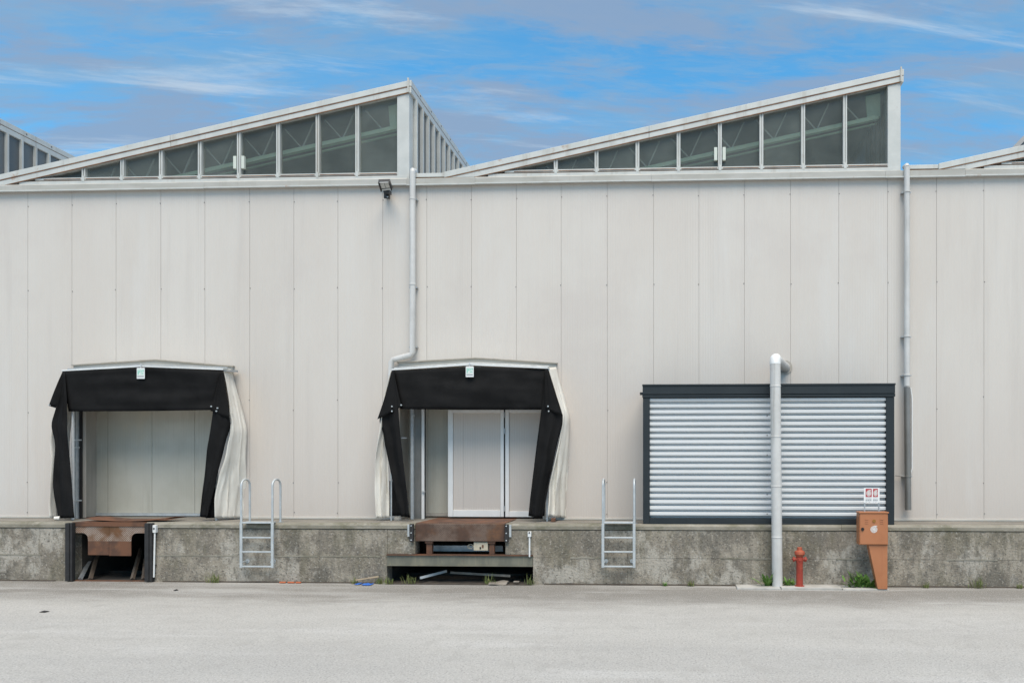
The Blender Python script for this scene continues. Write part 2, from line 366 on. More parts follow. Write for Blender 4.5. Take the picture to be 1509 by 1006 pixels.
for s in seams[1:-1]:
    for zz in (8.25, 6.33, 3.62+.25*(hash(round(s)) % 2), 2.05, 1.38):
        if any(h[0]-.2 < s < h[1]+.2 for h in (DOOR1, DOOR2)) and zz < 4: continue
        dx = random.choice((-.012, .012)); z = zz+random.uniform(-.02, .02)
        sc.prism([(s+dx+.010*math.cos(q*math.pi/3), z+.010*math.sin(q*math.pi/3)) for q in range(6)], -.008, .004)
sc = sc.build('fasteners', 'screw_mat', wh); sc['kind'] = 'stuff'
MB().box(XL, DOOR1[0]-.05, -.03, .05, ZD, ZD+.045).box(DOOR1[1]+.05, DOOR2[0]-.05, -.03, .05, ZD, ZD+.045).box(DOOR2[1]+.05, XR, -.03, .05, ZD, ZD+.045).build('base_flashing', 'eave', wh, bevel=.006)
ev = [XL, X(305), X(602), X(702), X(960), X(1303), X(1420), XR]
for i, (a, b) in enumerate(zip(ev, ev[1:])):
    dzz = (.0, .006, -.004, .004, 0, -.006, .003)[i]
    MB().prismx([(-.10, Z_EAVE0+.016), (-.115, Z_EAVE1-.02), (-.09, Z_EAVE1+dzz), (.1, Z_EAVE1+dzz), (.1, Z_EAVE0+.016)], a+.002, b-.002).build('eave_fascia', 'eave', wh)
    MB().box(a, b-.003, -.125, -.06, Z_EAVE0-.012+dzz, Z_EAVE0+.014+dzz).build('drip_edge', 'whitemetal', wh)
MB().box(XL, XR, .0, 28, 0, .06).build('floor_slab', 'pit', wh)
MB().box(XL, XR, 28, 28.2, 0, 11.2).box(XL-.2, XL, .16, 28, 0, 9).box(XR, XR+.2, .16, 28, 0, 9).build('outer_wall', 'panel_edge', wh)

SL, ZA = .2045, 10.824
def rl(xa, x, off=0.0): return ZA-SL*(xa-x)-off       # height of the sloping edge
MUL = [-1.158-.889*k for k in range(8)]
def tooth(xa, full=True):
    xs0 = xa-9.82                                        # where the slope begins
    nxt = xa+10.617-9.82
    YB = 27.9
    # roof deck
    rf = MB().prism([(xs0-.02, rl(xa, xs0, .03)), (xa-.02, ZA-.03), (xa-.02, ZA-.16), (xs0-.02, rl(xa, xs0, .16))], .09, YB).build('sawtooth_roof', 'rooftin', wh)
    # two rows of sloping fascia boards on the gable, butted at a joint, with a rusty gap between
    cut = xa-5.35; pieces = ((xs0, cut-.003), (cut+.003, xa))
    for a, b in pieces:
        MB().prism([(a, rl(xa, a)), (b, rl(xa, b)), (b, rl(xa, b, .122)), (a, rl(xa, a, .122))], -.10, .085).build('fascia_board', 'whitemetal', rf, bevel=.006)
    xb = xa-(ZA-.25-Z_EAVE1-.01)/SL
    for a, b in ((None, cut-.003), (cut+.003, xa)):
        if a is None:
            xt = xa-(ZA-.137-Z_EAVE1-.005)/SL
            pts = [(xt, Z_EAVE1+.005), (b, rl(xa, b, .137)), (b, rl(xa, b, .25)), (xb, Z_EAVE1+.005)]
        else: pts = [(a, rl(xa, a, .137)), (b, rl(xa, b, .137)), (b, rl(xa, b, .25)), (a, rl(xa, a, .25))]
        MB().prism(pts, -.085, .085).build('fascia_board', 'whitemetal', rf, bevel=.006)
    q0 = xa-(ZA-.13-Z_EAVE1)/SL
    MB().prism([(q0, rl(xa, q0, .118)), (xa-.01, rl(xa, xa-.01, .118)), (xa-.01, rl(xa, xa-.01, .140)), (q0, rl(xa, q0, .140))], -.094, .07).build('joint_strip', 'rustline', rf)
    MB().prism([(xb, rl(xa, xb, .246)), (xa-.01, rl(xa, xa-.01, .246)), (xa-.01, rl(xa, xa-.01, .262)), (xb, rl(xa, xb, .262))], -.084, -.06).build('joint_strip', 'rustline', rf)
    # white strip and rusty line over the eave, sill rail
    x2 = xa-(ZA-.27-Z_STRIP)/SL
    MB().box(xb+.3, xa-.02, -.06, .08, Z_EAVE1+.004, Z_STRIP-.008).build('flashing_strip', 'whitemetal', rf, bevel=.004)
    MB().box(x2, xa-.03, -.035, .06, Z_STRIP-.010, Z_STRIP+.012).build('joint_strip', 'rustline', rf)
    MB().box(x2+.2, xa-.26, -.05, .08, Z_STRIP+.014, Z_SILL).build('sill_rail', 'whitemetal', rf, bevel=.006)
    for a, b in zip([xa-.26]+[xa+q-.05 for q in MUL], [xa+q+.05 for q in MUL]+[x2+.4]):
        MB().box(b+.01, a-.01, -.062, -.048, Z_STRIP+.03, Z_STRIP+.042).build('sill_lip', 'rustline', rf)
    # corner post, mullions (a channel: two flanges and a web), panes
    MB().prism([(xa-.262, Z_EAVE1+.006), (xa+.01, Z_EAVE1+.006), (xa+.01, ZA-.252), (xa-.262, rl(xa, xa-.262, .264))], -.055, .2).build('corner_post', 'whitemetal', rf, bevel=.008)
    for q in MUL:
        x = xa+q; top = rl(xa, x, .245)
        mm = MB().box(x-.04, x-.012, -.045, .09, Z_STRIP+.015, top).box(x+.012, x+.04, -.045, .09, Z_STRIP+.015, top).box(x-.014, x+.014, -.02, .08, Z_STRIP+.015, top)
        mm.build('mullion', 'whitemetal', rf)
        MB().box(x-.03, x+.03, -.066, -.046, Z_STRIP-.02, Z_STRIP+.10).build('mullion_foot', 'whitemetal', rf, bevel=.004)
    edges = [xa-.262]+[xa+q for q in MUL]+[xa-(ZA-.252-Z_SILL)/SL]
    for i, (b, a) in enumerate(zip(edges, edges[1:])):
        a2 = a+.03 if i < len(MUL) else a
        b2 = b-.03 if i else b+.01
        pts = [(a2, Z_SILL-.02), (b2, Z_SILL-.02), (b2, rl(xa, b2, .22)), (a2, rl(xa, a2, .22) if i < len(MUL) else Z_SILL)]
        MB().prism(pts, .03, .036).build('window_pane', 'glass', rf)
    # pale latch plates either side of one mullion
    x = xa+MUL[3]
    for s in (-1, 1):
        MB().box(x+s*.056, x+s*.125, -.05, .028, Z_SILL+.14, Z_SILL+.42).build('latch_plate', 'trussweb', rf, bevel=.006)
    # green lattice truss behind the glass
    yt = .42
    c0, c1 = Vector((xa-7.2, yt, rl(xa, xa-7.2, .72))), Vector((xa-.35, yt, rl(xa, xa-.35, .72)))
    MB().bar(c0, c1, .085, .11).build('truss_chord', 'trussgreen', rf)
    MB().bar(c0+Vector((.1, .12, -.085)), c1+Vector((0, .12, -.085)), .03, .05).build('truss_chord', 'trussgreen', rf)
    MB().prism([(xa-.62, rl(xa, xa-.62, .2)), (xa-.3, rl(xa, xa-.3, .2)), (xa-.3, rl(xa, xa-.3, .72)), (xa-.58, rl(xa, xa-.58, .72))], yt-.03, yt+.03).build('gusset_plate', 'trussgreen', rf)
    k = 0
    xx = xa-.75
    while xx > xa-7.6:
        zc = rl(xa, xx, .70)
        MB().bar((xx, yt, zc), (xx-.40, yt, rl(xa, xx-.40, .17)), .028, .028).build('truss_web', 'trussweb', rf)
        if k: MB().bar((xx, yt, zc), (xx+.27, yt, rl(xa, xx+.27, .17)), .028, .028).build('truss_web', 'trussweb', rf)
        xx -= .93; k += 1
    # vertical side of the tooth: grey sheets between projecting ribs
    n = 24 if full else 6
    for i in range(n):
        y0 = .24+i*.43
        MB().box(xa-.03, xa+.012, y0+.05, y0+.43, Z_EAVE1, ZA-.16).build('side_panel', 'sideglass', rf)
        MB().box(xa-.03, xa+.09, y0, y0+.05, Z_EAVE1, ZA-.26).build('rib', 'whitemetal', rf)
    ye = .24+n*.43
    if ye < YB: MB().box(xa-.03, xa+.05, ye, YB, Z_EAVE1, ZA-.16).build('side_wall', 'sideglass', rf)
    # ridge boards along the side
    for a, b in ((-.09, 4.9), (4.906, YB)):
        MB().box(xa+.004, xa+.07, a, b, ZA-.118, ZA+.012).build('ridge_board', 'whitemetal', rf, bevel=.006)
        MB().box(xa+.006, xa+.064, a, b, ZA-.262, ZA-.132).build('ridge_board', 'whitemetal', rf, bevel=.006)
    MB().box(xa+.02, xa+.055, -.08, YB, ZA-.134, ZA-.116).build('joint_strip', 'rustline', rf)
    bo = MB()
    for i in range(9):
        bo.box(xa+.069, xa+.082, .5+i*.8, .53+i*.8, ZA-.07, ZA-.04)
    bo.build('ridge_bolts', 'screw_mat', rf)['kind'] = 'stuff'
    MB().box(xa-.012, xa+.02, -.12, -.088, ZA-.26, ZA+.05).build('corner_cap', 'eave', rf)
    # valley between this tooth and the next
    MB().box(xa+.10, nxt+.02, -.07, .05, Z_EAVE1+.03, Z_EAVE1+.115).build('valley_board', 'whitemetal', rf, bevel=.005)
    MB().box(xa+.09, nxt+.55, -.05, .05, Z_EAVE1+.004, Z_EAVE1+.028).build('joint_strip', 'rustline', rf)
    MB().box(xa, nxt+.05, .055, YB, Z_EAVE1-.05, Z_EAVE1+.03).build('valley_gutter', 'rooftin', rf)
for i in range(4): tooth(-5.757+10.617*(i-1), i < 2)
# skylight end further back on the roof, just showing over the last slope
sk = MB().prism([(7.75, 9.3), (12.6, 9.3), (12.6, 14.3)], 6.0, 9).build('rear_skylight', 'sideglass', wh)
MB().bar((7.7, 5.97, 9.3), (12.6, 5.97, 14.35), .12, .1).build('skylight_frame', 'rooftin', sk)

# ------------------------------------------------------------------ doorways: reveals and doors
def reveal(h, depth, nm):
    MB().box(h[0]-.06, h[0]+.002, -.002, depth, ZD+.012, h[2]).build('door_jamb', 'jamb', wh)
    MB().box(h[1]-.002, h[1]+.06, -.002, depth, ZD+.012, h[2]).build('door_jamb', 'jamb', wh)
    MB().box(h[0]-.06, h[1]+.06, -.003, depth, h[2]-.002, h[2]+.06).build('door_head', 'jamb', wh)
    MB().box(h[0]-.06, h[1]+.06, .0, depth+.3, 1.0, ZD+.006).build('door_threshold', 'platform', wh)
reveal(DOOR1, .5, 1); reveal(DOOR2, .6, 2)
MB().box(DOOR1[0]-.01, DOOR1[0]+.14, -.02, .012, ZD+.012, DOOR1[2]).build('jamb_trim', 'jamb', wh, bevel=.004)
sd1 = thing('sliding_door', (P(225, 755, .5).x, .5, ZD), 'pale ribbed sheet door closing the doorway beside the sagging rusty ramp plate', 'door')
e = [DOOR1[0]-.05, X(159, .5), X(224, .5), X(287, .5), DOOR1[1]+.05]
for a, b in zip(e, e[1:]): MB().box(a+.004, b-.004, .50, .55, ZD+.09, DOOR1[2]+.05).build('door_panel', 'doorpanel', sd1)
MB().box(e[0], e[-1], .515, .56, ZD+.03, DOOR1[2]+.05).build('backing', 'panel_edge', sd1)
MB().box(e[0], e[-1], .47, .52, ZD+.02, ZD+.085).build('bottom_rail', 'galvlight', sd1, bevel=.006)
sd2 = thing('sheet_partition', (P(643, 755, .6).x, .6, ZD), 'weathered ribbed sheet partition beside the white framed door', 'partition')
e = [DOOR2[0]-.05, X(630.5, .6), X(661, .6), X(720, .6), DOOR2[1]+.05]
for a, b in zip(e, e[1:]): MB().box(a+.004, b-.004, .60, .65, ZD+.10, DOOR2[2]+.05).build('sheet', 'doorpanel', sd2)
MB().box(e[0], e[-1], .615, .66, ZD+.02, DOOR2[2]+.05).build('backing', 'panel_edge', sd2)
MB().box(e[0], e[-1], .55, .61, ZD+.03, ZD+.095).build('bottom_rail', 'jamb', sd2, bevel=.006)
fd = thing('white_door', (X(702, .2), .2, ZD), 'white framed service door with beige panels under the black dock canopy', 'door')
yF = .2
fx = lambda p: X(p, yF)
zt, zb = Z(700, 603.5, yF), ZD+.045
def stile(a, b, z0=zb, z1=zt, nm='stile', y0=yF, y1=yF+.08, m_='whitepaint'): return MB().box(fx(a), fx(b), y0, y1, z0, z1).build(nm, m_, fd, bevel=.006)
zr = Z(700, 608, yF)
stile(660, 667.3); stile(737.5, 742.3); stile(744.5, 750); stile(808, 813)
stile(667.5, 737.3, zr, zt, 'top_rail'); stile(750.2, 807.8, zr, zt, 'top_rail')
zk = Z(700, 751.5, yF)
stile(667.5, 737.3, zb, zk, 'bottom_rail'); stile(750.2, 807.8, zb, zk-.02, 'bottom_rail')
for a, b in ((667.5, 681.9), (682.1, 737.3), (750.2, 807.8)):
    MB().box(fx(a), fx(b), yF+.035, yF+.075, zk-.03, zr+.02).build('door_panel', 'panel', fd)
MB().box(fx(742.4), fx(744.4), yF+.03, yF+.07, zb, zt).build('gap_seal', 'dark', fd)
for py in (611, 635, 749):
    z = Z(743, py, yF); MB().tube([(fx(743.4), yF-.012, z-.06), (fx(743.4), yF-.012, z+.06)], .014, 8).build('hinge', 'galv', fd, smooth=True)

# ------------------------------------------------------------------ concrete dock
dk = thing('loading_dock', (-3, -.55, 0), 'weathered grey concrete loading dock with coping edge', 'loading dock')
ZC = ZD-.115
def seg(nm, a, b, z0, z1, y0, y1, m_, bev=.01): return MB().box(a, b, y0, y1, z0, z1).build(nm, m_, dk, bevel=bev)
joints = [X(p, YD) for p in (41, 470, 925, 1307, 1482)]
walls = [(XL, PIT1[0]), (PIT1[1], joints[1]), (joints[1], PIT2B[0]), (PIT2B[1], joints[2]), (joints[2], joints[3]), (joints[3], XR)]
for a, b in walls:
    for z0, z1 in ((-.2, .546), (.5485, ZC-.014)):
        seg('wall_block', a+.0012, b-.0012, z0, z1, YD+random.uniform(-.003, .003), YD+.3, 'concrete', .003)
for a, b in ((PIT2B[0], PIT2[0]), (PIT2[1], PIT2B[1])):
    seg('wall_block', a+.002, b-.002, ZB2+.004, ZC-.014, YD, YD+.3, 'concrete')
for a, b in ((XL, joints[0]), (joints[0], PIT1[0]), (PIT1[1], X(356, YD)), (X(356, YD), PIT2[0]), (PIT2[1], X(905, YD)), (X(905, YD), X(1240, YD)), (X(1240, YD), XR)):
    MB().prismx([(YD-.018, ZC), (YD-.018, ZD-.045), (YD+.03, ZD), (YD+.24, ZD), (YD+.24, ZC)], a+.002, b-.002).build('coping_block', 'coping', dk, bevel=.004)
for a, b in ((XL, PIT1[0]), (PIT1[1], PIT2[0]), (PIT2[1], XR)):
    seg('platform_slab', a, b, .95, ZD-.004, YD+.242, .0, 'platform', .004)
seg('platform_slab', PIT1[0]+.001, PIT1[1]-.001, .95, ZD-.004, -.02, .0, 'platform', 0)
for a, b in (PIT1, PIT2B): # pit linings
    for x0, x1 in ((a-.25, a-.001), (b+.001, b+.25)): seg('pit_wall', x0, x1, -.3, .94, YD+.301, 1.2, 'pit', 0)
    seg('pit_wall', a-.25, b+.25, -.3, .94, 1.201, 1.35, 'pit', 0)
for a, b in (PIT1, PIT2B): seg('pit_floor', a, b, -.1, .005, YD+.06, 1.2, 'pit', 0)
seg('pit_wall', PIT1[0]-.02, PIT1[0], -.2, ZC, YD+.012, -.8, 'concrete', 0); seg('pit_wall', PIT1[1], PIT1[1]+.02, -.2, ZC, YD+.012, -.8, 'concrete', 0)
fins = []                                     # thin laitance ridges left by the formwork along the middle joint
for (p0, p1) in ((0, 60), (226, 350), (404, 468), (472, 560), (840, 900), (1062, 1136), (1232, 1290), (1395, 1470)):
    mb = MB(); n = max(3, int((p1-p0)/5)); top = []; bot = []
    for i in range(n+1):
        x = X(p0+(p1-p0)*i/n, YD); top.append((x, .552+random.uniform(.003, .016))); bot.append((x, .542-random.uniform(.001, .012)))
    mb.prism(bot+top[::-1], YD-.008, YD+.05).build('formwork_ridge', 'coping', dk)

# small cast kerb strip along the foot of the wall, broken at the pipe
kb = thing('kerb_strip', (X(1200, -1.55), -1.5, 0), 'low pale concrete strip at the foot of the wall under the hydrant', 'kerb')
for a, b, h in ((1086, 1150, .035), (1151, 1240, .045), (1241, 1309, .03)):
    MB().box(X(a, -1.5), X(b, -1.5), -1.56, -1.12, -.05, h).build('strip_block', 'kerbwhite', kb, bevel=.012)

# ------------------------------------------------------------------ dock shelters
def shelter(k, label, pr, rivets):
    YF = -.6
    ap, lf, rt = pr['rail']
    root = thing('dock_shelter', (P(*ap, YF).x, YF/2, ZD), label, 'dock shelter', 'dock shelters round the loading doors')
    # board and flashing on the wall
    a, b, c = pr['flash']
    A, B, C = P(*a, 0), P(*b, 0), P(*c, 0); hd = .16
    MB().prism([(A.x, A.z), (B.x, B.z), (C.x, C.z), (C.x, C.z-hd), (B.x, B.z-hd), (A.x, A.z-hd)], -.05, -.004).build('header_board', 'eave', root)
    MB().prism([(A.x-.03, A.z+.02), (B.x, B.z+.022), (C.x+.03, C.z+.02), (C.x+.03, C.z-.002), (B.x, B.z+.002), (A.x-.03, A.z-.002)], -.10, -.004).build('flashing', 'jamb', root)
    # front rail: bent aluminium bar in two halves, and the bar behind it
    L_, A_, R_ = P(*lf, YF), P(*ap, YF), P(*rt, YF)
    for p, q in ((L_, A_), (A_, R_)):
        MB().bar(p, q, .032, .035).build('front_rail', 'whitepaint', root, bevel=.004)
        o_ = Vector((0, .16, .05)); MB().tube([p+o_, q+o_], .014, 8).build('frame_rod', 'galv', root, smooth=True)
    for e_ in (L_, R_): MB().bar(e_+Vector((0, .03, -.02)), Vector((e_.x, -.06, e_.z+.02)), .04, .04).build('side_arm', 'galv', root)
    rows = []
    for i in range(7):                       # cloth roof between rail and wall
        v = i/6; rows.append([Vector((p.x, YF+.03+(.5)*v, p.z+.004+.02*v-.012*math.sin(math.pi*v))) for p in (L_, L_.lerp(A_, .5), A_, A_.lerp(R_, .5), R_)])
    MB().grid(rows).build('cloth_roof', 'tarp', root, smooth=True, solid=.004)
    for i, (nm, Lp, Rp, YL, YR, mt, kw) in enumerate(pr['cloths']):
        cloth(Lp, Rp, YL, YR, seed=i*1.7+k*3, **kw).build(nm, mt, root, smooth=True, solid=.005, angle=80)
    for (px, py) in rivets:
        c_ = P(px, py, YF-.125); MB().tube([c_, c_+Vector((0, .03, 0))], .015, 10).build('eyelet', 'galvlight', root, smooth=True)
    # maker's tag hung over the middle of the rail
    t0, t1 = P(ap[0]-5.6, ap[1]+2.5, YF-.06), P(ap[0]+6.2, ap[1]+18.5, YF-.06)
    pl = MB().box(t0.x, t1.x, YF-.072, YF-.06, t1.z, t0.z).build('tag_plate', 'whitepaint', root, bevel=.008)
    tw, th = t1.x-t0.x, t0.z-t1.z
    def dec(a, b, c, d, m_, yy): MB().box(t0.x+a*tw, t0.x+b*tw, YF-.072-yy, YF-.0715, t0.z-d*th, t0.z-c*th).build('print_mark', m_, pl)
    dec(.1, .9, .10, .72, 'platepale', .001); dec(.14, .24, .2, .62, 'printteal', .002); dec(.36, .46, .2, .42, 'printteal', .002)
    dec(.26, .34, .36, .42, 'printteal', .002); dec(.56, .64, .22, .38, 'printteal', .002); dec(.74, .88, .2, .34, 'printteal', .002); dec(.56, .86, .48, .54, 'printteal', .002)
    dec(.1, .9, .75, .82, 'printgrey', .002)
    MB().tube([P(ap[0], ap[1]+3, YF-.062), P(ap[0], ap[1]-3.5, YF-.04), P(ap[0], ap[1]-1, YF+.03)], .008, 6).build('hook', 'galv', pl)
    # steel posts, guide rods and brackets on the inner sides
    for (p0, p1, y0, y1, z0, z1, m_) in pr['posts']:
        MB().box(X(p0, y0), X(p1, y0), y0, y1, z0, z1).build('post', m_, root, bevel=.004)
    for (p0, p1, py, y0) in pr['brk']:
        MB().box(X(p0, y0), X(p1, y0), y0-.02, y0+.03, Z(p0, py, y0)-.014, Z(p0, py, y0)+.014).build('bracket', 'galvlight', root)
    return root
zS = Z(200, 590, -.3)
B1 = [
 ('top_curtain', [(92, 547), (207, 541.5), (328.5, 545.5)], [(101, 606), (205, 605.5), (313, 604)], -.625, -.60, 'blackcloth', dict(n=36, m=12, amp=.02, freq=.6, rough=.05)),
 ('curtain_wing', [(92, 548), (81, 573), (71.5, 597.5)], [(95, 549), (92, 580), (82, 601)], -.50, -.46, 'blackcloth', dict(n=10, m=5, amp=.01)),
 ('side_flap', [(91.5, 548), (86, 585), (79, 606), (73.2, 622), (74, 632), (78.5, 645), (80, 660), (78, 685), (76, 712), (79, 740), (84, 763.5)], [(96, 549), (101, 600), (102.5, 625), (105, 680), (109, 730), (111.5, 762.5)], -.64, -.63, 'blackcloth', dict(n=44, m=12, amp=.05, freq=.8, rough=.06)),
 ('side_flap', [(325.5, 547), (319, 575), (312, 604), (306, 650), (300, 700), (291.5, 760)], [(328.5, 547), (333, 580), (338, 612), (340.3, 624), (335, 642), (328.5, 670), (318.5, 710), (306, 763)], -.64, -.60, 'blackcloth', dict(n=44, m=12, amp=.05, freq=.7, ph=2, rough=.06)),
 ('flap_fold', [(325.5, 546.8), (318, 576), (310.5, 605)], [(328.7, 546.5), (333.5, 580), (339, 617)], -.70, -.665, 'blackcloth', dict(n=16, m=10, amp=.012)),
 ('side_cover', [(329.5, 545), (334, 572), (340, 612), (341, 640), (333, 675), (325, 700), (319, 730), (317.5, 763)], [(341, 543.5), (347, 568), (358, 606), (365.2, 632), (363, 690), (358.5, 763)], -.56, -.03, 'tarp', dict(n=60, m=26, amp=.03, freq=2.2, rough=.12)),
 ('side_cover', [(93, 560), (88, 590), (80, 618), (74.5, 640), (73, 655), (75, 675), (74, 710), (72.5, 745), (74, 763.5)], [(118, 549), (108, 600), (104, 650), (103, 700), (103, 762)], -.55, -.03, 'tarp', dict(n=44, m=14, amp=.03, freq=1.6, rough=.05)),
 ('inner_pad', [(312, 700), (306, 740), (304, 763)], [(320, 700), (318.5, 740), (318, 762.5)], -.50, -.48, 'blackcloth', dict(n=10, m=6, amp=.01)),
]
pr1 = dict(rail=((207.5, 539.5), (91.5, 546), (329, 544)), flash=((111, 539), (232.5, 531), (344.5, 540.5)), cloths=B1,
 posts=[(105.2, 107.2, -.52, -.47, ZD, zS, 'whitepaint'), (108.5, 115.3, -.12, -.06, ZD, zS, 'galv'), (116, 118.6, -.09, -.02, ZD, zS, 'black'), (112.2, 113.4, -.16, -.14, ZD, zS, 'galvlight'), (317, 319.5, -.54, -.48, ZD, Z(318, 690, -.5), 'galv')],
 brk=[(106.5, 119, 648, -.19), (106.5, 116, 659, -.19), (108, 119, 737, -.19)])
B2 = [
 ('top_curtain', [(578.5, 546), (692, 540), (806, 543.5)], [(590, 602.5), (692, 603.5), (800, 603.5)], -.625, -.60, 'blackcloth', dict(n=36, m=12, amp=.02, freq=.7, ph=1, rough=.05)),
 ('flap_fold', [(577.5, 546), (566, 588), (556.2, 617.5)], [(580, 546), (586, 575), (591.5, 599)], -.665, -.70, 'blackcloth', dict(n=16, m=10, amp=.012)),
 ('side_flap', [(577.5, 546), (566, 588), (556, 619), (563.4, 637), (566, 656), (572, 681), (581, 723), (590, 761)], [(580, 546), (588, 601), (591, 645), (597, 695), (604, 761)], -.62, -.64, 'blackcloth', dict(n=44, m=12, amp=.05, freq=.7, ph=1, rough=.06)),
 ('flap_fold', [(803.5, 544), (803, 575), (803.5, 602)], [(807.5, 543), (818, 580), (829.6, 612.5)], -.70, -.665, 'blackcloth', dict(n=16, m=10, amp=.012)),
 ('side_flap', [(803, 544), (801, 575), (797.5, 604), (790.5, 656), (778.5, 760)], [(807, 543.5), (818, 580), (829.5, 612), (828.3, 628), (822.5, 645), (818, 667), (814, 689), (808, 716), (799, 763)], -.64, -.61, 'blackcloth', dict(n=44, m=12, amp=.05, freq=.7, ph=2.5, rough=.06)),
 ('side_cover', [(808, 542), (818, 575), (829, 612), (824, 650), (816, 690), (810, 715), (808, 760)], [(819.7, 540.5), (826, 566), (833.6, 592), (840, 617), (838, 668), (833.6, 763)], -.56, -.03, 'tarp', dict(n=60, m=22, amp=.028, freq=2.0, rough=.11)),
 ('side_cover', [(576.5, 545), (568, 580), (560, 640), (553.7, 678), (552, 723), (554, 763.5)], [(582, 546), (575, 600), (571, 660), (574, 712), (573.5, 763)], -.56, -.36, 'tarp', dict(n=54, m=18, amp=.035, freq=1.5, rough=.07)),
 ('inner_pad', [(574, 708), (574, 735), (573.5, 760)], [(583, 708), (590, 735), (597, 759)], -.30, -.28, 'blackcloth', dict(n=10, m=6, amp=.01)),
 ('inner_pad', [(806, 700), (801, 730), (797, 760)], [(808, 700), (804, 730), (802.5, 760)], -.46, -.42, 'blackcloth', dict(n=10, m=6, amp=.01)),
]
pr2 = dict(rail=((692, 537), (577.5, 544.5), (807.5, 542)), flash=((589, 535), (702, 528.5), (820, 536)), cloths=B2,
 posts=[(605, 609, -.02, .05, ZD, zS, 'galvlight'), (609.6, 620.5, .12, .16, ZD, zS, 'pipegrey'), (621, 625, .06, .13, ZD, zS, 'whitepaint'), (625.6, 627, .10, .13, ZD, zS, 'dark'), (805, 807.5, -.50, -.44, ZD, Z(806, 690, -.5), 'galv'), (575.5, 577, -.5, -.46, ZD, Z(576, 690, -.5), 'galvlight')],
 brk=[(592, 599, 645, -.1), (622, 626, 724, .04), (607, 610.5, 612, -.05)])
shelter(1, 'black canvas dock shelter over the sliding door with its wing splayed outward', pr1, [(320, 601), (311, 598.5), (318.5, 605.5), (71.8, 596.5)])
shelter(2, 'black canvas dock shelter framing the white service door', pr2, [(577.3, 598.5), (591, 596.5), (577.3, 605.5), (807.5, 598.3), (808.5, 605.5)])
# things left at the feet of the shelters
tag(MB().box(X(812.5, -.55), X(818.5, -.55), -.6, -.45, ZD, ZD+.075).build('brick', 'rust', bevel=.008), 'loose orange brick on the dock at the foot of the cream curtain', 'brick')
tag(MB().tube([(X(80, -.66), -.66, ZD+.045), (X(80, -.66)+.09, -.62, ZD+.045)], [.04, .045], 12).build('paper_roll', 'tarp', smooth=True), 'small pale roll on the dock by the splayed black curtain', 'roll')
tag(MB().lathe([(.075, 0), (.08, .04), (.07, .075)], (X(586, -.25), -.25, ZD), 16).build('rubber_stop', 'jamb', smooth=True), 'small grey round stop on the dock behind the black flap', 'door stop')

# ------------------------------------------------------------------ dock leveller with the sagging plate
YB_ = YD-.10
lv = thing('dock_leveller', ((PIT1[0]+PIT1[1])/2, YD, 0), 'rusty dock ramp with hanging apron over a deep dark pit', 'dock leveller', 'dock levellers in the loading dock')
MB().box(PIT1[0]+.01, PIT1[1]-.01, YD+.0, .55, ZD-.035, ZD-.003).build('deck_plate', 'rust', lv, bevel=.003)
rows = []
for i in range(9):                           # warped loose lip plate on the deck
    v = i/8; r = []
    for j in range(17):
        u = j/16; x = PIT1[0]+.22+u*(PIT1[1]-PIT1[0]+.12)
        r.append((x+.12*v, -1.0+v*.55, ZD+.014+.055*(2*u-1)**2+.02*math.sin(3*v)))
    rows.append(r)
MB().grid(rows).build('lip_plate', 'rust', lv, smooth=True, solid=.012)
def pz(py): return Z(160, py, YD)
def pxx(px): return X(px, YD)
for s, (e0, e1, mid) in ((0, (106.3, 129, 159.8)), (1, (212.8, 192.5, 160.2))):
    zt_, zb_, za_ = pz(775.5), pz(785), pz(817.5 if s == 0 else 818.5)
    sgn = 1 if s == 0 else -1; pts = [(pxx(mid), zt_), (pxx(e0), zt_), (pxx(e0), zb_)]
    for i in range(7):                      # concave fillet down to the apron
        q = i/6*math.pi/2; rr = 8.0
        pts.append((pxx(e1-sgn*rr*(1-math.sin(q))-sgn*.4), pz(785+rr*(1-math.cos(q))+.1)))
    pm = [(pxx(e1), pz(797)), (pxx(mid), pz(797))]
    MB().prism(pts+pm, YD+.015, YD+.027).build('mesh_apron', 'rustmesh', lv)
    MB().prism([(pxx(mid), pz(797)-.001), (pxx(e1), pz(797)-.001), (pxx(e1), za_), (pxx(mid), za_)], YD+.012, YD+.03).build('apron', 'rust', lv)
MB().box(PIT1[0]+.01, PIT1[1]-.01, YD-.005, YD+.03, pz(775.3), ZD-.036).build('front_beam', 'rust', lv, bevel=.004)
for (a, b, y1) in (((118, 853), (136.5, 816), -.35), ((133, 853), (143.5, 816), -.3), ((195, 853), (207.5, 808), -.35), ((211.5, 853), (215, 822), -.5)):
    MB().bar(P(*a, YD+.05), P(*b, y1), .06, .06).build('lifting_arm', 'galv' if a[0] == 118 else 'oldsteel', lv)
MB().box(PIT1[0]+.02, PIT1[1]-.02, YD-.02, YD+.05, -.02, .02).build('pit_edge', 'rust', lv)
def bumper(root, a, b, y0, z0, z1):
    xa_, xb_ = X(a, y0), X(b, y0); w_ = xb_-xa_
    q = MB().box(xa_, xa_+w_*.62, y0, YD-.004, z0, z1).build('bumper', 'rubber', root, bevel=.012)
    MB().box(xa_+w_*.64, xb_, y0+.02, YD-.004, z0, z1).build('bumper_plate', 'rubber', q, bevel=.006)
    for t in (.12, .5, .88):
        z = z0+(z1-z0)*t; MB().tube([(xa_-.012, YD-.03, z), (xa_+.01, YD-.03, z)], .016, 8).build('bolt', 'black', q)
bumper(lv, 95.5, 105.0, YD-.12, .015, ZD-.01); bumper(lv, 212.5, 222.5, YD-.12, .015, ZD-.01)

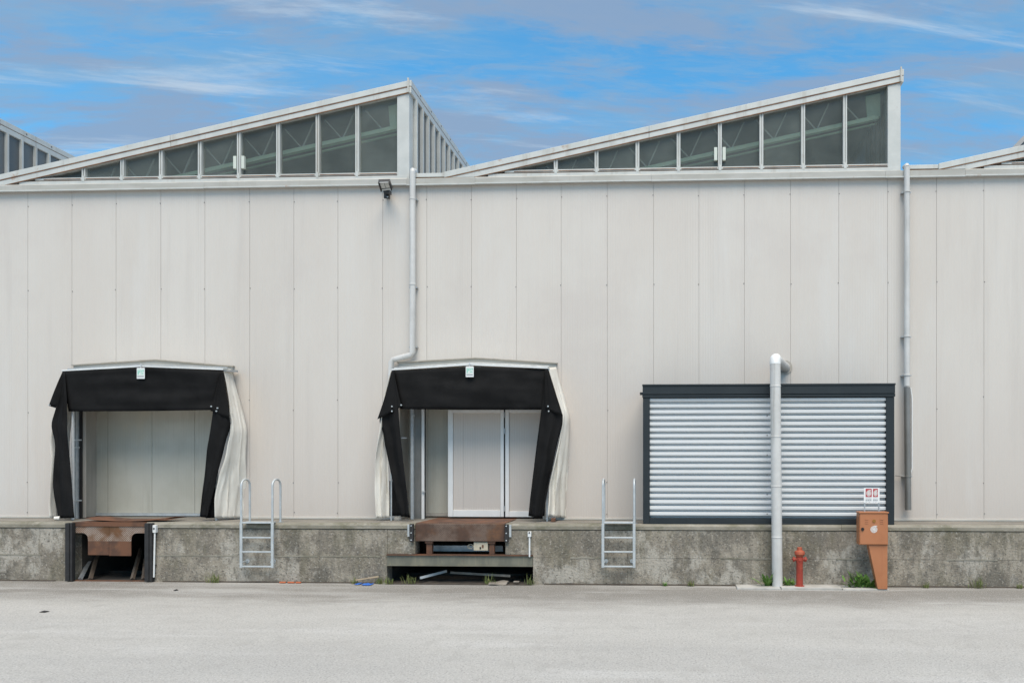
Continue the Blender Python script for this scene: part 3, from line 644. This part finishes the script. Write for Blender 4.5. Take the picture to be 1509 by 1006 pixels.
# ------------------------------------------------------------------ dock leveller with the level tread plate
l2 = thing('dock_leveller', ((PIT2[0]+PIT2[1])/2, YD, 0), 'brown chequer plate dock ramp resting on a steel cross beam', 'dock leveller', 'dock levellers in the loading dock')
MB().box(PIT2[0]+.008, PIT2[1]-.008, YD+.012, .5, ZD-.02, ZD+.008).build('deck_plate', 'rust', l2, bevel=.003)
zl = Z(680, 797, YD-.02)
MB().prismx([(YD-.02, zl), (YD-.02, ZD-.01), (YD+.008, ZD+.004), (YD+.008, zl)], PIT2[0]+.01, PIT2[1]-.01).build('lip_plate', 'rusttread', l2, bevel=.002)
for a, b in ((627.5, 636), (720.5, 728)):
    q = MB().box(X(a, YD), X(b, YD), YD+.03, YD+.13, ZB2, zl+.02).build('leg', 'rust', l2, bevel=.006)
    MB().box(X(a, YD)-.02, X(b, YD)+.02, YD+.0, YD+.06, zl-.05, zl-.005).build('bracket', 'rust', q, bevel=.005)
cb_ = MB().box(X(697.5, YD), X(718.5, YD), YD+.02, YD+.14, Z(705, 811, YD), Z(705, 798.5, YD)).build('control_box', 'creambox', l2, bevel=.008)
MB().box(X(706.5, YD), X(708.6, YD), YD+.012, YD+.03, Z(707, 808.8, YD), Z(707, 805.5, YD)).build('knockout', 'black', cb_); MB().box(X(710, YD), X(712.3, YD), YD+.012, YD+.03, Z(707, 807, YD), Z(707, 802.5, YD)).build('knockout', 'rust', cb_)
c_ = P(693, 805, YD+.06)
MB().tube([c_+Vector((.07*math.cos(q)*(1-.02*i), .01*i*.3, .045*math.sin(q))) for i, q in enumerate([k*.5 for k in range(28)])], .006, 6).build('cable_coil', 'creambox', l2, smooth=True)
MB().box(PIT2[0]+.15, PIT2[1]-.15, YD+.45, YD+.55, ZB2+.02, ZB2+.14).build('rear_channel', 'galv', l2)
bm = MB().box(PIT2B[0]+.004, PIT2B[1]-.004, YD-.02, YD+.0, Z(680, 832, YD), ZB2-.012).build('cross_beam', 'steelbeam', l2, bevel=.003)
MB().box(PIT2B[0]-.002, PIT2B[1]+.002, YD-.06, YD+.12, ZB2-.012, ZB2+.003).build('flange', 'rust', bm); MB().box(PIT2B[0], PIT2B[1], YD-.06, YD+.12, Z(680, 833, YD)-.004, Z(680, 832, YD)).build('flange', 'steelbeam', bm)
zq0, zq1 = Z(680, 797.5, YD), ZD-.005
for a, b, s in ((605.2, 611.0, -1), (744.8, 750.2, 1)):
    q = MB().box(X(a, YD), X(b, YD), YD-.09, YD-.019, zq0, zq1).build('bumper', 'rubber', l2, bevel=.01)
    for t in (.1, .5, .9): MB().tube([(X((a+b)/2, YD), YD-.1, zq0+(zq1-zq0)*t), (X((a+b)/2, YD), YD-.085, zq0+(zq1-zq0)*t)], .014, 8).build('bolt', 'galvlight', q)
    e0, e1 = (601.3, 604.8) if s < 0 else (750.6, 754)
    MB().box(X(e0, YD), X(e1, YD), YD-.04, YD-.019, Z(602, 790, YD), ZD-.02).build('edge_plate', 'galvlight', l2, bevel=.003)

# ------------------------------------------------------------------ control rods on the dock face
def rod(px, py0, py1, boxh, label, lean):
    Y = YD-.05; b = P(px-lean, py1, Y); t = P(px, py0, Y)
    o = thing('stop_rod', (b.x, Y, b.z), label, 'rod')
    MB().tube([b, t], .018, 10).build('tube', 'whitepaint', o, smooth=True)
    MB().box(t.x-.035, t.x+.035, Y-.03, YD-.004, t.z-.05, t.z+boxh).build('head', 'whitepaint', o, bevel=.008)
    MB().tube([(t.x, Y-.04, t.z+.04), (t.x, Y-.028, t.z+.04)], .017, 10).build('eye', 'black', o, smooth=True)
    for q in (.25, .85): MB().box(b.x-.01, b.x+.03, Y, YD-.003, b.z+(t.z-b.z)*q-.012, b.z+(t.z-b.z)*q+.012).build('clip', 'black', o)
rod(228.3, 781, 850, .11, 'slim white rod with square head on the wall beside the deep pit', 1.5)
rod(780.4, 787, 820, .06, 'slim white rod with small head above the end of the cross beam', 0)

# ------------------------------------------------------------------ ladders
def ladder(pl, pr_, label):
    Yf, Yr = YD-.16, -.93
    xl, xr = X(pl, Yf), X(pr_, Yf); zb_ = Z(pl, 836, Yf); zh = Z(pl, 706, Yf)
    o = thing('dock_ladder', ((xl+xr)/2, Yf, zb_), label, 'ladder', 'galvanised ladders on the loading dock')
    for x in (xl, xr):
        q = MB().box(x-.028, x+.028, Yf-.02, Yf+.02, zb_, ZD+.02).build('stile', 'galvlight', o, bevel=.008)
        path = [(x, Yf, ZD+.0)]; rr = (Yr-Yf)/2
        for i in range(11):
            a = math.pi*i/10; path.append((x, Yf+rr-rr*math.cos(a), zh-rr*.8+rr*.8*math.sin(a)))
        path.append((x, Yr, ZD-.002))
        MB().tube(path, .022, 12).build('handrail', 'galvlight', o, smooth=True)
        MB().box(x-.05, x+.05, Yr-.05, Yr+.05, ZD-.003, ZD+.008).build('foot_plate', 'galv', o)
        z = Z(pl, 826, YD); s = 1 if x == xl else -1
        MB().tube([(x+s*.03, Yf, z), (x+s*.05, YD+.01, z)], .016, 10).build('wall_bracket', 'galvlight', q, smooth=True)
        MB().tube([(x+s*.05, YD-.012, z), (x+s*.05, YD+.004, z)], .042, 12).build('bracket_flange', 'galvlight', q, smooth=True)
    for i, py in enumerate((769.5, 791.5, 812.5, 834)):
        z = Z(pl, py, Yf)
        if i == 0: MB().box(xl+.02, xr-.02, Yf-.02, YD+.02, z-.018, z+.014).build('tread', 'galvlight', o, bevel=.004)
        else: MB().box(xl+.026, xr-.026, Yf-.018, Yf+.018, z-.016, z+.016).build('rung', 'galvlight', o, bevel=.006)
ladder(355.5, 401.5, 'galvanised dock ladder with two looped handrails near the sliding door')
ladder(888.5, 934.5, 'galvanised dock ladder beside the dark framed corrugated enclosure')

# ------------------------------------------------------------------ corrugated enclosure on the dock
YC = -1.06
en = thing('corrugated_enclosure', (X(1132, YC), YC/2, ZD), 'corrugated silver enclosure in a dark grey frame on the dock', 'enclosure')
ex = lambda p: X(p, YC)
ez = lambda py: Z(1132, py, YC)
zb0 = ZD+.002; ztop = ez(565.5)
MB().box(ex(947.5), ex(957.5), YC, YC+.12, zb0, ez(585)).build('frame_post', 'anthracite', en, bevel=.006)
MB().box(ex(1306), ex(1318), YC, YC+.12, zb0, ez(585)).build('frame_post', 'anthracite', en, bevel=.006)
MB().box(ex(946.5), ex(1319), YC-.02, YC+.14, ez(585)+.003, ez(580.5)).build('top_rail', 'anthracite', en, bevel=.005)
MB().box(ex(947), ex(1318.5), YC-.035, YC+.14, ez(580.5)+.003, ez(568.3)).build('top_beam', 'anthracite', en, bevel=.005)
MB().box(ex(946.5), ex(1319), YC-.05, YC+.16, ez(568.3)+.002, ztop).build('capping', 'anthracite', en, bevel=.004)
MB().box(ex(957.6), ex(1305.9), YC-.005, YC+.1, zb0, ez(763.5)).build('bottom_rail', 'anthracite', en, bevel=.005)
MB().box(ex(947.5)+.02, ex(1318)-.02, YC+.142, -.03, zb0, ztop-.02).build('body', 'anthracite', en)
MB().box(ex(943), ex(947), YC+.0, YC+.04, ez(581), ez(577)).build('corner_bracket', 'black', en)
def corr(a, b, y):
    z0, z1 = ez(763.3), ez(585.2); n = 20; p_ = (z1-z0)/n; pts = []
    for i in range(n):
        zz = z0+i*p_
        pts += [(y+.085, zz), (y+.085, zz+p_*.36), (y+.006, zz+p_*.42), (y, zz+p_*.47), (y, zz+p_*.86), (y+.006, zz+p_*.92)]
    pts.append((y+.085, z1))
    m = MB(); k = len(pts)
    m.add([(a, u, v) for u, v in pts]+[(b, u, v) for u, v in pts], [(i, i+k, i+1+k, i+1) for i in range(k-1)])
    o = m.build('corrugated_sheet', 'corrugated', en, solid=.002)
    return o
xm = ex(1131.5)
corr(ex(957.3), xm+.05, YC+.035); corr(xm-.02, ex(1306.2), YC+.032)
rv = MB()
for i in range(6):
    z = ez(612+i*29); rv.tube([(xm-.01, YC+.024, z), (xm-.01, YC+.04, z)], .012, 8)
rv.build('rivets', 'screw_mat', en)['kind'] = 'stuff'

# ------------------------------------------------------------------ pipes
def arc(p, a, b, r, n=6):                 # rounded corner at p between directions to a and b
    p, a, b = Vector(p), Vector(a), Vector(b); u = (a-p).normalized(); v = (b-p).normalized(); s, e = p+u*r, p+v*r
    return [s.lerp(p, t).lerp(p.lerp(e, t), t) for t in [i/n for i in range(n+1)]]
d1 = thing('downpipe', (X(608, -.14), -.14, 4.2), 'pale downpipe jogging sideways above the black canopy of the service door', 'downpipe')
Y = -.14; r_ = .064
A = Vector((X(608), Y, Z(608, 257)))
a1, a2, a3 = P(608, 522.5, Y), P(576.5, 530.5, Y), P(576, 640, Y); a0 = Vector((a1.x, Y, A.z-.0))
MB().tube([a0, Vector((a1.x, Y, 6.35))], r_, 18).build('pipe', 'pipewhite', d1, smooth=True)
MB().tube([Vector((a1.x, Y, 6.36))]+arc(a1, a0, a2, .045, 1)+arc(a2, a1, a3, .045, 1)+[a3], r_-.002, 18).build('pipe', 'pipewhite', d1, smooth=True)
for z in (8.2, 6.34): MB().lathe([(r_+.001, 0), (r_+.007, .006), (r_+.007, .034), (r_+.001, .04)], (a1.x, Y, z), 18).build('collar', 'pipewhite', d1, smooth=True)
for z in (8.22, 6.3, 5.0): MB().box(a1.x-.085, a1.x+.085, Y+.02, .0, z-.012, z+.012).build('bracket', 'galv', d1)
q_ = a1.lerp(a2, .35); MB().tube([q_, a1.lerp(a2, .42)], r_+.005, 18).build('collar', 'pipewhite', d1, smooth=True)
MB().tube([a0, a0+Vector((0, 0, .03)), a0+Vector((0, .14, .06))], r_-.006, 14).build('outlet', 'pipewhite', d1, smooth=True)

d2 = thing('downpipe', (X(1337, -.15), -.15, 1.3), 'long pale downpipe with grey lower length beside the corrugated enclosure', 'downpipe')
xa_ = X(1336.5, -.15); zt_ = Z(1336, 250); zm = Z(1336, 569, -.15); ze = Z(1338, 751, -.15); xb_ = X(1338.3, -.15)
MB().tube([(xa_, -.15, zt_), (xa_, -.15, zm)], .06, 18).build('pipe', 'pipewhite', d2, smooth=True)
MB().tube([(xa_, -.15, zm-.02), (xb_, -.15, ze)], .066, 18).build('pipe', 'pipegrey', d2, smooth=True)
for py in (284, 497, 554, 703):
    z = Z(1336, py, -.15); xx_ = xa_+(xb_-xa_)*max(0, (zm-z)/(zm-ze)); MB().lathe([(.062, 0), (.074, .006), (.074, .03), (.062, .036)], (xx_, -.15, z), 18).build('collar', 'pipegrey' if py > 560 else 'pipewhite', d2, smooth=True)
    MB().box(xx_-.1, xx_+.1, -.12, .0, z+.005, z+.03).build('bracket', 'galv', d2)
MB().tube([(xa_, -.15, zt_), (xa_, -.14, zt_+.03), (xa_, 0, zt_+.05)], .054, 14).build('outlet', 'pipewhite', d2, smooth=True)
cz = [Z(1344, p, -.04) for p in (571, 585, 690, 697)]
cx = X(1344, -.04)
tag(MB().tube([(cx-.03, -.04, cz[0]), (cx, -.04, cz[1]), (cx+.002, -.04, cz[2]), (cx-.03, -.04, cz[3])], .015, 10).build('conduit', 'whitepaint', smooth=True), 'thin white cable conduit on the wall close against the grey downpipe', 'conduit')
tag(MB().tube([P(1319, 700, -.12), P(1333, 701.5, -.16)], .012, 8).build('tie_rod', 'pipegrey', smooth=True), 'thin steel tie rod between the enclosure and the downpipe', 'rod')

vp = thing('vent_pipe', (X(1145.5, -1.32), -1.32, .03), 'tall thick silver white pipe standing in front of the corrugated enclosure', 'pipe')
Yv = -1.32; rv_ = .104
b0 = P(1145.5, 858, Yv); t0 = P(1142.3, 536, Yv); hw = P(1157, 541, .0); hb = Vector((b0.x, Yv, .03))
cuts = [hb]+[hb.lerp(t0, (Z(1143, py, Yv)-hb.z)/(t0.z-hb.z)) for py in (791, 716, 643, 569)]+[t0]
for i, (a, b) in enumerate(zip(cuts, cuts[1:])):
    MB().tube([a, b], rv_, 26).build('pipe_length', 'pipewhite', vp, smooth=True)
    if i: MB().lathe([(rv_+.0005, -.016), (rv_+.006, -.010), (rv_+.006, .010), (rv_+.0005, .016)], a, 26).build('joint_ring', 'pipewhite', vp, smooth=True)
top = t0+Vector((0, 0, .06)); e1 = Vector((t0.x+.06, Yv+.3, t0.z+.10))
MB().tube([t0+Vector((0, 0, -.01)), t0+Vector((0, .005, .05)), t0+Vector((.01, .045, .10)), t0+Vector((.03, .12, .115)), t0+Vector((.06, .22, .10))], rv_+.003, 26).build('elbow', 'whitepaint', vp, smooth=True)
MB().tube([t0+Vector((.06, .21, .10)), Vector((hw.x, 0.0, hw.z))], rv_, 26).build('wall_branch', 'pipewhite', vp, smooth=True)
MB().ring(hw.x, hw.z, rv_-.01, rv_+.045, -.02, -.001).build('wall_collar', 'jamb', vp)

# ------------------------------------------------------------------ hydrant
Yh = -1.36; hx = X(1178.3, Yh)
hy = thing('fire_hydrant', (hx, Yh, .03), 'weathered red pillar fire hydrant at the foot of the concrete wall', 'fire hydrant')
c_ = (hx, Yh, .0)
MB().lathe([(.095, .04), (.095, .055), (.067, .06), (.064, .5), (.07, .52), (.072, .60), (.07, .62)], c_, 24).build('barrel', 'hydrantred', hy, smooth=True)
MB().lathe([(.06, .62), (.078, .635), (.086, .66), (.100, .672), (.102, .715), (.092, .735), (.062, .748), (.056, .76)], c_, 24).build('bonnet', 'hydrantfaded', hy, smooth=True)
MB().lathe([(.052, .755), (.05, .80), (.044, .812)], c_, 6).build('operating_nut', 'hydrantfaded', hy)
for s in (-1, 1):
    q = MB().tube([(hx+s*.05, Yh, .575), (hx+s*.095, Yh, .575)], .036, 16).build('outlet', 'hydrantred', hy, smooth=True)
    MB().tube([(hx+s*.095, Yh, .575), (hx+s*.105, Yh, .575), (hx+s*.128, Yh, .575), (hx+s*.134, Yh, .575)], [.046, .05, .05, .04], 8).build('cap', 'hydrantred', q, smooth=True)
    MB().tube([(hx+s*.134, Yh, .575), (hx+s*.152, Yh, .575)], .014, 5).build('cap_nut', 'hydrantred', q)
MB().tube([(hx, Yh-.06, .575), (hx, Yh-.085, .575)], [.034, .03], 16).build('boss', 'hydrantred', hy, smooth=True)
for k in range(8):
    a = k*math.pi/4+.3; MB().tube([(hx+.09*math.cos(a), Yh+.09*math.sin(a), .655), (hx+.09*math.cos(a), Yh+.09*math.sin(a), .675)], .008, 6).build('bolt', 'rust', hy)

# ------------------------------------------------------------------ hose cabinet with sign
Yk = -1.62
kx = lambda p: X(p, Yk)
kz = lambda py: Z(1288, py, Yk)
hc = thing('hose_cabinet', (kx(1301), Yk+.12, .03), 'terracotta orange fire hose cabinet on a tapered pedestal, sign on top', 'hose cabinet')
x0, x1 = kx(1266.5), kx(1309); z0, z1 = kz(802.5), kz(756)
MB().box(x0, x1, Yk+.02, Yk+.25, z0, z1).build('case', 'cabinet', hc, bevel=.006)
MB().prism([(x0-.012, z1+.001), (x1+.012, z1+.001), (x1+.008, z1+.028), (x0-.008, z1+.028)], Yk-.014, Yk+.26).build('lid', 'cabinet', hc, bevel=.005)
dr = MB().box(x0+.012, x1-.012, Yk+.0, Yk+.019, z0+.012, z1-.006).build('door', 'cabinet', hc, bevel=.005)
MB().prism([(kx(1280.5), z0-.002), (x1-.003, z0-.002), (x1-.003, .03), (kx(1294.5), .03)], Yk+.04, Yk+.22).build('pedestal', 'cabinet', hc, bevel=.006)
for s in (0, 1):
    for j, py in enumerate((765, 767.8, 770.6)):
        a = (1274.5 if s == 0 else 1296.6); MB().box(kx(a), kx(a+5.2), Yk-.008, Yk+.002, kz(py)-.007, kz(py)+.003).build('vent_slot', 'cabinet', dr, bevel=.002)
MB().tube([(kx(1288), Yk-.012, kz(767.2)), (kx(1288), Yk+.002, kz(767.2))], .031, 18).build('lock', 'brass', dr, smooth=True)
MB().tube([(kx(1271), Yk-.02, kz(779.2)), (kx(1271), Yk+.002, kz(779.2))], .03, 18).build('latch', 'black', dr, smooth=True)
def hose(cx_, cz_, r, y, parent, m_, sx=1.0, seg_m=None):
    o = MB()
    for a, b in ((.0, .22), (.3, .5), (.58, .76), (.84, 1.0)): o.ring(cx_, cz_, r*a+.0005, r*b, y-.002, y, sx=sx)
    for k in range(8):
        a = k*math.pi/4+.2
        o.bar((cx_+sx*r*.2*math.cos(a), y-.001, cz_+r*.2*math.sin(a)), (cx_+sx*r*.9*math.cos(a), y-.001, cz_+r*.9*math.sin(a)), r*.1, .0016)
    o.prism([(cx_-.1*r*sx, cz_+1.0*r), (cx_+.35*r*sx, cz_+.72*r), (cx_+1.02*r*sx, cz_+.98*r), (cx_+.95*r*sx, cz_+1.08*r), (cx_+.2*r*sx, cz_+1.12*r)], y-.003, y-.0005)
    return o.build('hose_emblem', m_, parent)
hose(kx(1287.8), kz(779.6), .066, Yk-.0005, dr, 'decalwhite')
s0, s1 = kx(1274.5), kx(1297.8); t0_, t1_ = kz(741), kz(718.7)
for p in (1275.9, 1296.9): MB().box(kx(p)-.011, kx(p)+.011, Yk+.085, Yk+.11, z1+.028, t1_).build('sign_post', 'galv', hc)
sb = MB().box(s0, s1, Yk+.078, Yk+.084, t0_, t1_).build('sign_board', 'whitepaint', hc, bevel=.002)
ys = Yk+.078
for a, b in ((1277.1, 1286.1), (1288, 1295.2)):
    MB().box(kx(a), kx(b), ys-.002, ys+.001, kz(732.2), kz(719.9)).build('red_panel', 'signred', sb)
    hose((kx(a)+kx(b))/2, kz(726.6), .060 if a < 1280 else .058, ys-.0025, sb, 'decalwhite', .78 if a < 1280 else .66)
    for j, (py, h_) in enumerate(((734.6, .008), (736.4, .011), (737.6, .006), (739.4, .006))):
        n_ = (4, 3, 3, 2)[j]; w_ = kx(b)-kx(a); px_ = kx(a)
        for i in range(n_):
            lw = w_/n_*(.86 if j < 3 else .4); MB().box(px_+i*w_/n_, px_+i*w_/n_+lw, ys-.0015, ys+.001, kz(py)-h_/2, kz(py)+h_/2).build('print_line', 'printgrey', sb)

# ------------------------------------------------------------------ floodlight on the wall
fl = thing('floodlight', (X(571), -.15, Z(571, 295)), 'small black floodlight on a bracket just below the eave', 'floodlight')
def q3(px, py, y): p = P(px, py, y); return p
A, B, C, Dd = q3(557.2, 268, -.62), q3(574, 267.5, -.62), q3(578, 279.5, -.36), q3(561.5, 281.5, -.36)
nrm_ = (B-A).cross(Dd-A).normalized()
if nrm_.y > 0: nrm_ = -nrm_
def slab(pts, t0, t1): return MB().add([p+nrm_*t0 for p in pts]+[p+nrm_*t1 for p in pts], [(0, 1, 2, 3), (7, 6, 5, 4), (0, 4, 5, 1), (1, 5, 6, 2), (2, 6, 7, 3), (3, 7, 4, 0)])
hd_ = slab([A, B, C, Dd], -.07, 0).build('housing', 'black', fl, bevel=.006)
def ins(u0, u1, v0, v1): return [A.lerp(B, u).lerp(Dd.lerp(C, u), v) for u, v in ((u0, v0), (u1, v0), (u1, v1), (u0, v1))]
slab(ins(.12, .48, .18, .72), .0, .006).build('lens', 'lampglass', hd_); slab(ins(.52, .88, .18, .72), .0, .006).build('lens', 'lampglass', hd_)
slab(ins(.1, .9, .03, .12), .0, .01).build('reflector_edge', 'whitepaint', hd_); slab(ins(.12, .88, .80, .97), .0, .01).build('driver_cover', 'galvlight', hd_)
slab(ins(0, .07, 0, 1), .0, .03).build('side_rib', 'black', hd_); slab(ins(.93, 1, 0, 1), .0, .03).build('side_rib', 'black', hd_)
MB().bar(P(569, 281.5, -.36), P(573, 285, -.12), .12, .07).build('arm', 'black', fl, bevel=.006)
MB().box(X(568.8), X(576), -.14, -.10, Z(571, 295), Z(571, 283)).build('bracket', 'black', fl, bevel=.005)
MB().box(X(569.8), X(575), -.099, -.001, Z(571, 293.5), Z(571, 285)).build('wall_box', 'black', fl, bevel=.005)
MB().box(X(573.6), X(575.6), -.146, -.139, Z(571, 294.3), Z(571, 292.5)).build('bolt', 'galvlight', fl)

# ------------------------------------------------------------------ weeds
def leafblade(m, base, d, L_, w_, up, droop, n=5, serr=False):
    side = Vector((-d.y, d.x, 0)).normalized(); rows = []
    for i in range(n+1):
        t = i/n; p = base+d*(L_*t)+Vector((0, 0, up*L_*t-droop*L_*t*t))
        ww = w_*math.sin(math.pi*min(.97, .12+.86*t))*(1+(.45*(i % 2) if serr else 0))
        rows.append([p-side*ww/2+Vector((0, 0, .15*ww)), p, p+side*ww/2+Vector((0, 0, .15*ww))])
    m.grid(rows)
def weed(px, py, Y, kind, size, label, grp=None):
    b = Vector((X(px, Y), Y, .0)); m = MB()
    n = dict(grass=46, rosette=26, tuft=70)[kind]
    for i in range(n):
        a = random.uniform(0, 2*math.pi); d = Vector((math.cos(a), math.sin(a)*.5, 0)); off = Vector((random.gauss(0, .32)*size, random.uniform(-.05, .03), 0))
        if kind == 'rosette': leafblade(m, b+off*.35, d, size*random.uniform(.5, 1.0), size*random.uniform(.14, .22), random.uniform(.5, 1.5), random.uniform(.2, .7), 7, True)
        elif kind == 'tuft': leafblade(m, b+off*.8+Vector((0, 0, random.uniform(0, size*.35))), d, size*random.uniform(.15, .4), size*.14, random.uniform(.5, 1.8), .3, 4)
        else: leafblade(m, b+off, d*.45, size*random.uniform(.5, 1.1), .012, random.uniform(.8, 1.7), random.uniform(.1, .7), 4)
    o = m.build('weed', 'leafgreen' if kind != 'grass' else 'grassgreen', smooth=True)
    return tag(o, label, 'weed', grp)
weed(316, 853, -1.2, 'grass', .20, 'thin grass clump between the deep pit and the nearby ladder')
weed(1130, 858, -1.3, 'rosette', .32, 'dark leafy weed on the side of the silver pipe away from the hydrant')
weed(1160, 858, -1.28, 'tuft', .30, 'bushy green weed between the silver pipe and the red hydrant')
weed(1266, 860, -1.38, 'tuft', .46, 'bright bushy weed at the foot of the orange cabinet')
weed(1282, 860, -1.36, 'rosette', .38, 'jagged leafed weed touching the orange cabinet pedestal')
weed(1441, 864, -1.22, 'grass', .22, 'grass clump on the bare wall well beyond the orange cabinet')
weed(1364, 863, -1.2, 'grass', .10, 'tiny grass tuft just beyond the orange cabinet')
weed(1503, 865, -1.2, 'grass', .10, 'tiny grass tuft at the far end of the bare wall')
weed(606, 852, -1.16, 'grass', .20, 'spiky grass clump in the mouth of the low pit beside the leaning bar')
weed(722, 852, -1.16, 'grass', .19, 'spiky grass clump in the low pit beside the old board')
weed(782, 854, -1.2, 'grass', .18, 'grass clump at the pit corner under the slim rod')
weed(575, 853, -1.22, 'grass', .14, 'grass clump at the pit corner next to the pale stick')
weed(560, 853, -1.2, 'grass', .13, 'low grass behind the pale stick and blue film')
weed(523, 853, -1.2, 'grass', .14, 'small grass clump at the wall end of the blue film')
weed(1018, 856, -1.2, 'grass', .13, 'small grass clump under the middle of the corrugated enclosure')
weed(980, 856, -1.2, 'rosette', .09, 'tiny leafy weed under the corrugated enclosure near the ladder')
for k, x in enumerate((X(92, -1.2), X(224, -1.2))):
    pass
# moss and soil gathered along the foot of the wall
m = MB(); rows = [[], [], []]
for i in range(160):
    x = XL+(XR-XL)*i/159; n_ = mnoise.noise(Vector((x*1.7, 3, 0)))
    for j, (y, z) in enumerate(((YD-.05-.05*max(0, n_), .0055), (YD-.03, .012+.02*max(0, n_)), (YD+.02, .03+.03*max(0, n_)))): rows[j].append((x, y, z))
for a, b in ((XL, PIT1[0]-.15), (PIT1[1]+.15, PIT2B[0]), (PIT2B[1], XR)):
    sub = [[p for p in r if a < p[0] < b] for r in rows]; k_ = min(len(s) for s in sub); m.grid([s[:k_] for s in sub])
so_ = m.build('soil_line', 'soil', smooth=True); so_['kind'] = 'stuff'; tag(so_, 'dirt gathered along the foot of the concrete dock', 'dirt')
m = MB(); rows = []
for j in range(10):
    rows.append([(PIT2B[0]+.01+(PIT2B[1]-PIT2B[0]-.02)*i/30, -1.25+j*.16, .006+.05*max(0, mnoise.noise(Vector((i*.4, j*.6, 1))))*(1 if j else 0)) for i in range(31)])
p_ = m.grid(rows).build('pit_soil', 'soil', smooth=True); p_['kind'] = 'stuff'; tag(p_, 'dark loose soil on the floor of the low pit', 'soil')

# ------------------------------------------------------------------ litter
tag(MB().bar(P(524, 854.5, -1.3), P(558, 849, -1.24), .03, .03).build('stick', 'wood', bevel=.004), 'pale wooden stick leaning over the blue film by the wall', 'stick')
def film(px0, px1, Y0, label):
    rows = []
    for j in range(5): rows.append([(X(px0, Y0)+(X(px1, Y0)-X(px0, Y0))*i/9, Y0-.12+j*.05, .012+.035*abs(mnoise.noise(Vector((i*.7, j*.9, px0))))) for i in range(10)])
    return tag(MB().grid(rows).build('plastic_film', 'bluefilm', smooth=True, solid=.002), label, 'plastic film')
film(525, 533, -1.25, 'small blue plastic scrap at the lower end of the pale stick'); film(535, 549, -1.32, 'blue plastic film lying in front of the pale stick')
tag(MB().bar(P(619, 851, -1.12), P(658, 841, -.7), .05, .03).build('metal_bar', 'galvlight'), 'pale metal bar slanting out of the low pit', 'bar')
tag(MB().bar(P(664, 843, -.75), P(752, 848, -.95), .045, .03).build('metal_bar', 'oldboard'), 'long dull bar lying inside the low pit', 'bar')
rows = [[(X(721, -1.22)+.36*u/8, -1.3+.3*v/4, .02+.035*math.sin(u*.7+v)*.5+.02*(v/4)) for u in range(9)] for v in range(5)]
tag(MB().grid(rows).build('broken_board', 'oldboard', solid=.022), 'broken weathered board at the mouth of the low pit', 'board')
tag(MB().box(X(757, -1.15), X(765, -1.15), -1.18, -1.1, .05, .07).build('wood_scrap', 'oldboard', bevel=.004), 'small wood scrap by the broken board', 'scrap')
for i, (a, b) in enumerate(((412, 421), (424, 434), (436, 443.5))):
    tag(MB().box(X(a, -1.2), X(b, -1.2), -1.22, -1.18, .006, .035).build('tube_piece', 'orangestrip', bevel=.006), ('orange strip at the wall foot, the one closest to the ladder', 'orange strip at the wall foot between two other orange strips', 'orange strip at the wall foot, the one farthest from the ladder')[i], 'strip', 'orange strips at the foot of the wall')
def scrap(px, py, m_, label, sx=.1):
    d_ = F*H/(py-HY); yy = d_-D; x = X(px, yy)
    tag(MB().add([(x-sx, yy-.03, .006), (x+sx*.8, yy-.05, .014), (x+sx, yy+.04, .006), (x-sx*.6, yy+.05, .018)], [(0, 1, 2, 3)]).build('litter_scrap', m_, solid=.006), label, 'litter')
scrap(65, 909.5, 'black', 'dark torn scrap lying on the open paving', .06)
scrap(259, 875, 'black', 'tiny dark scrap on the paving near the grass clump', .03)
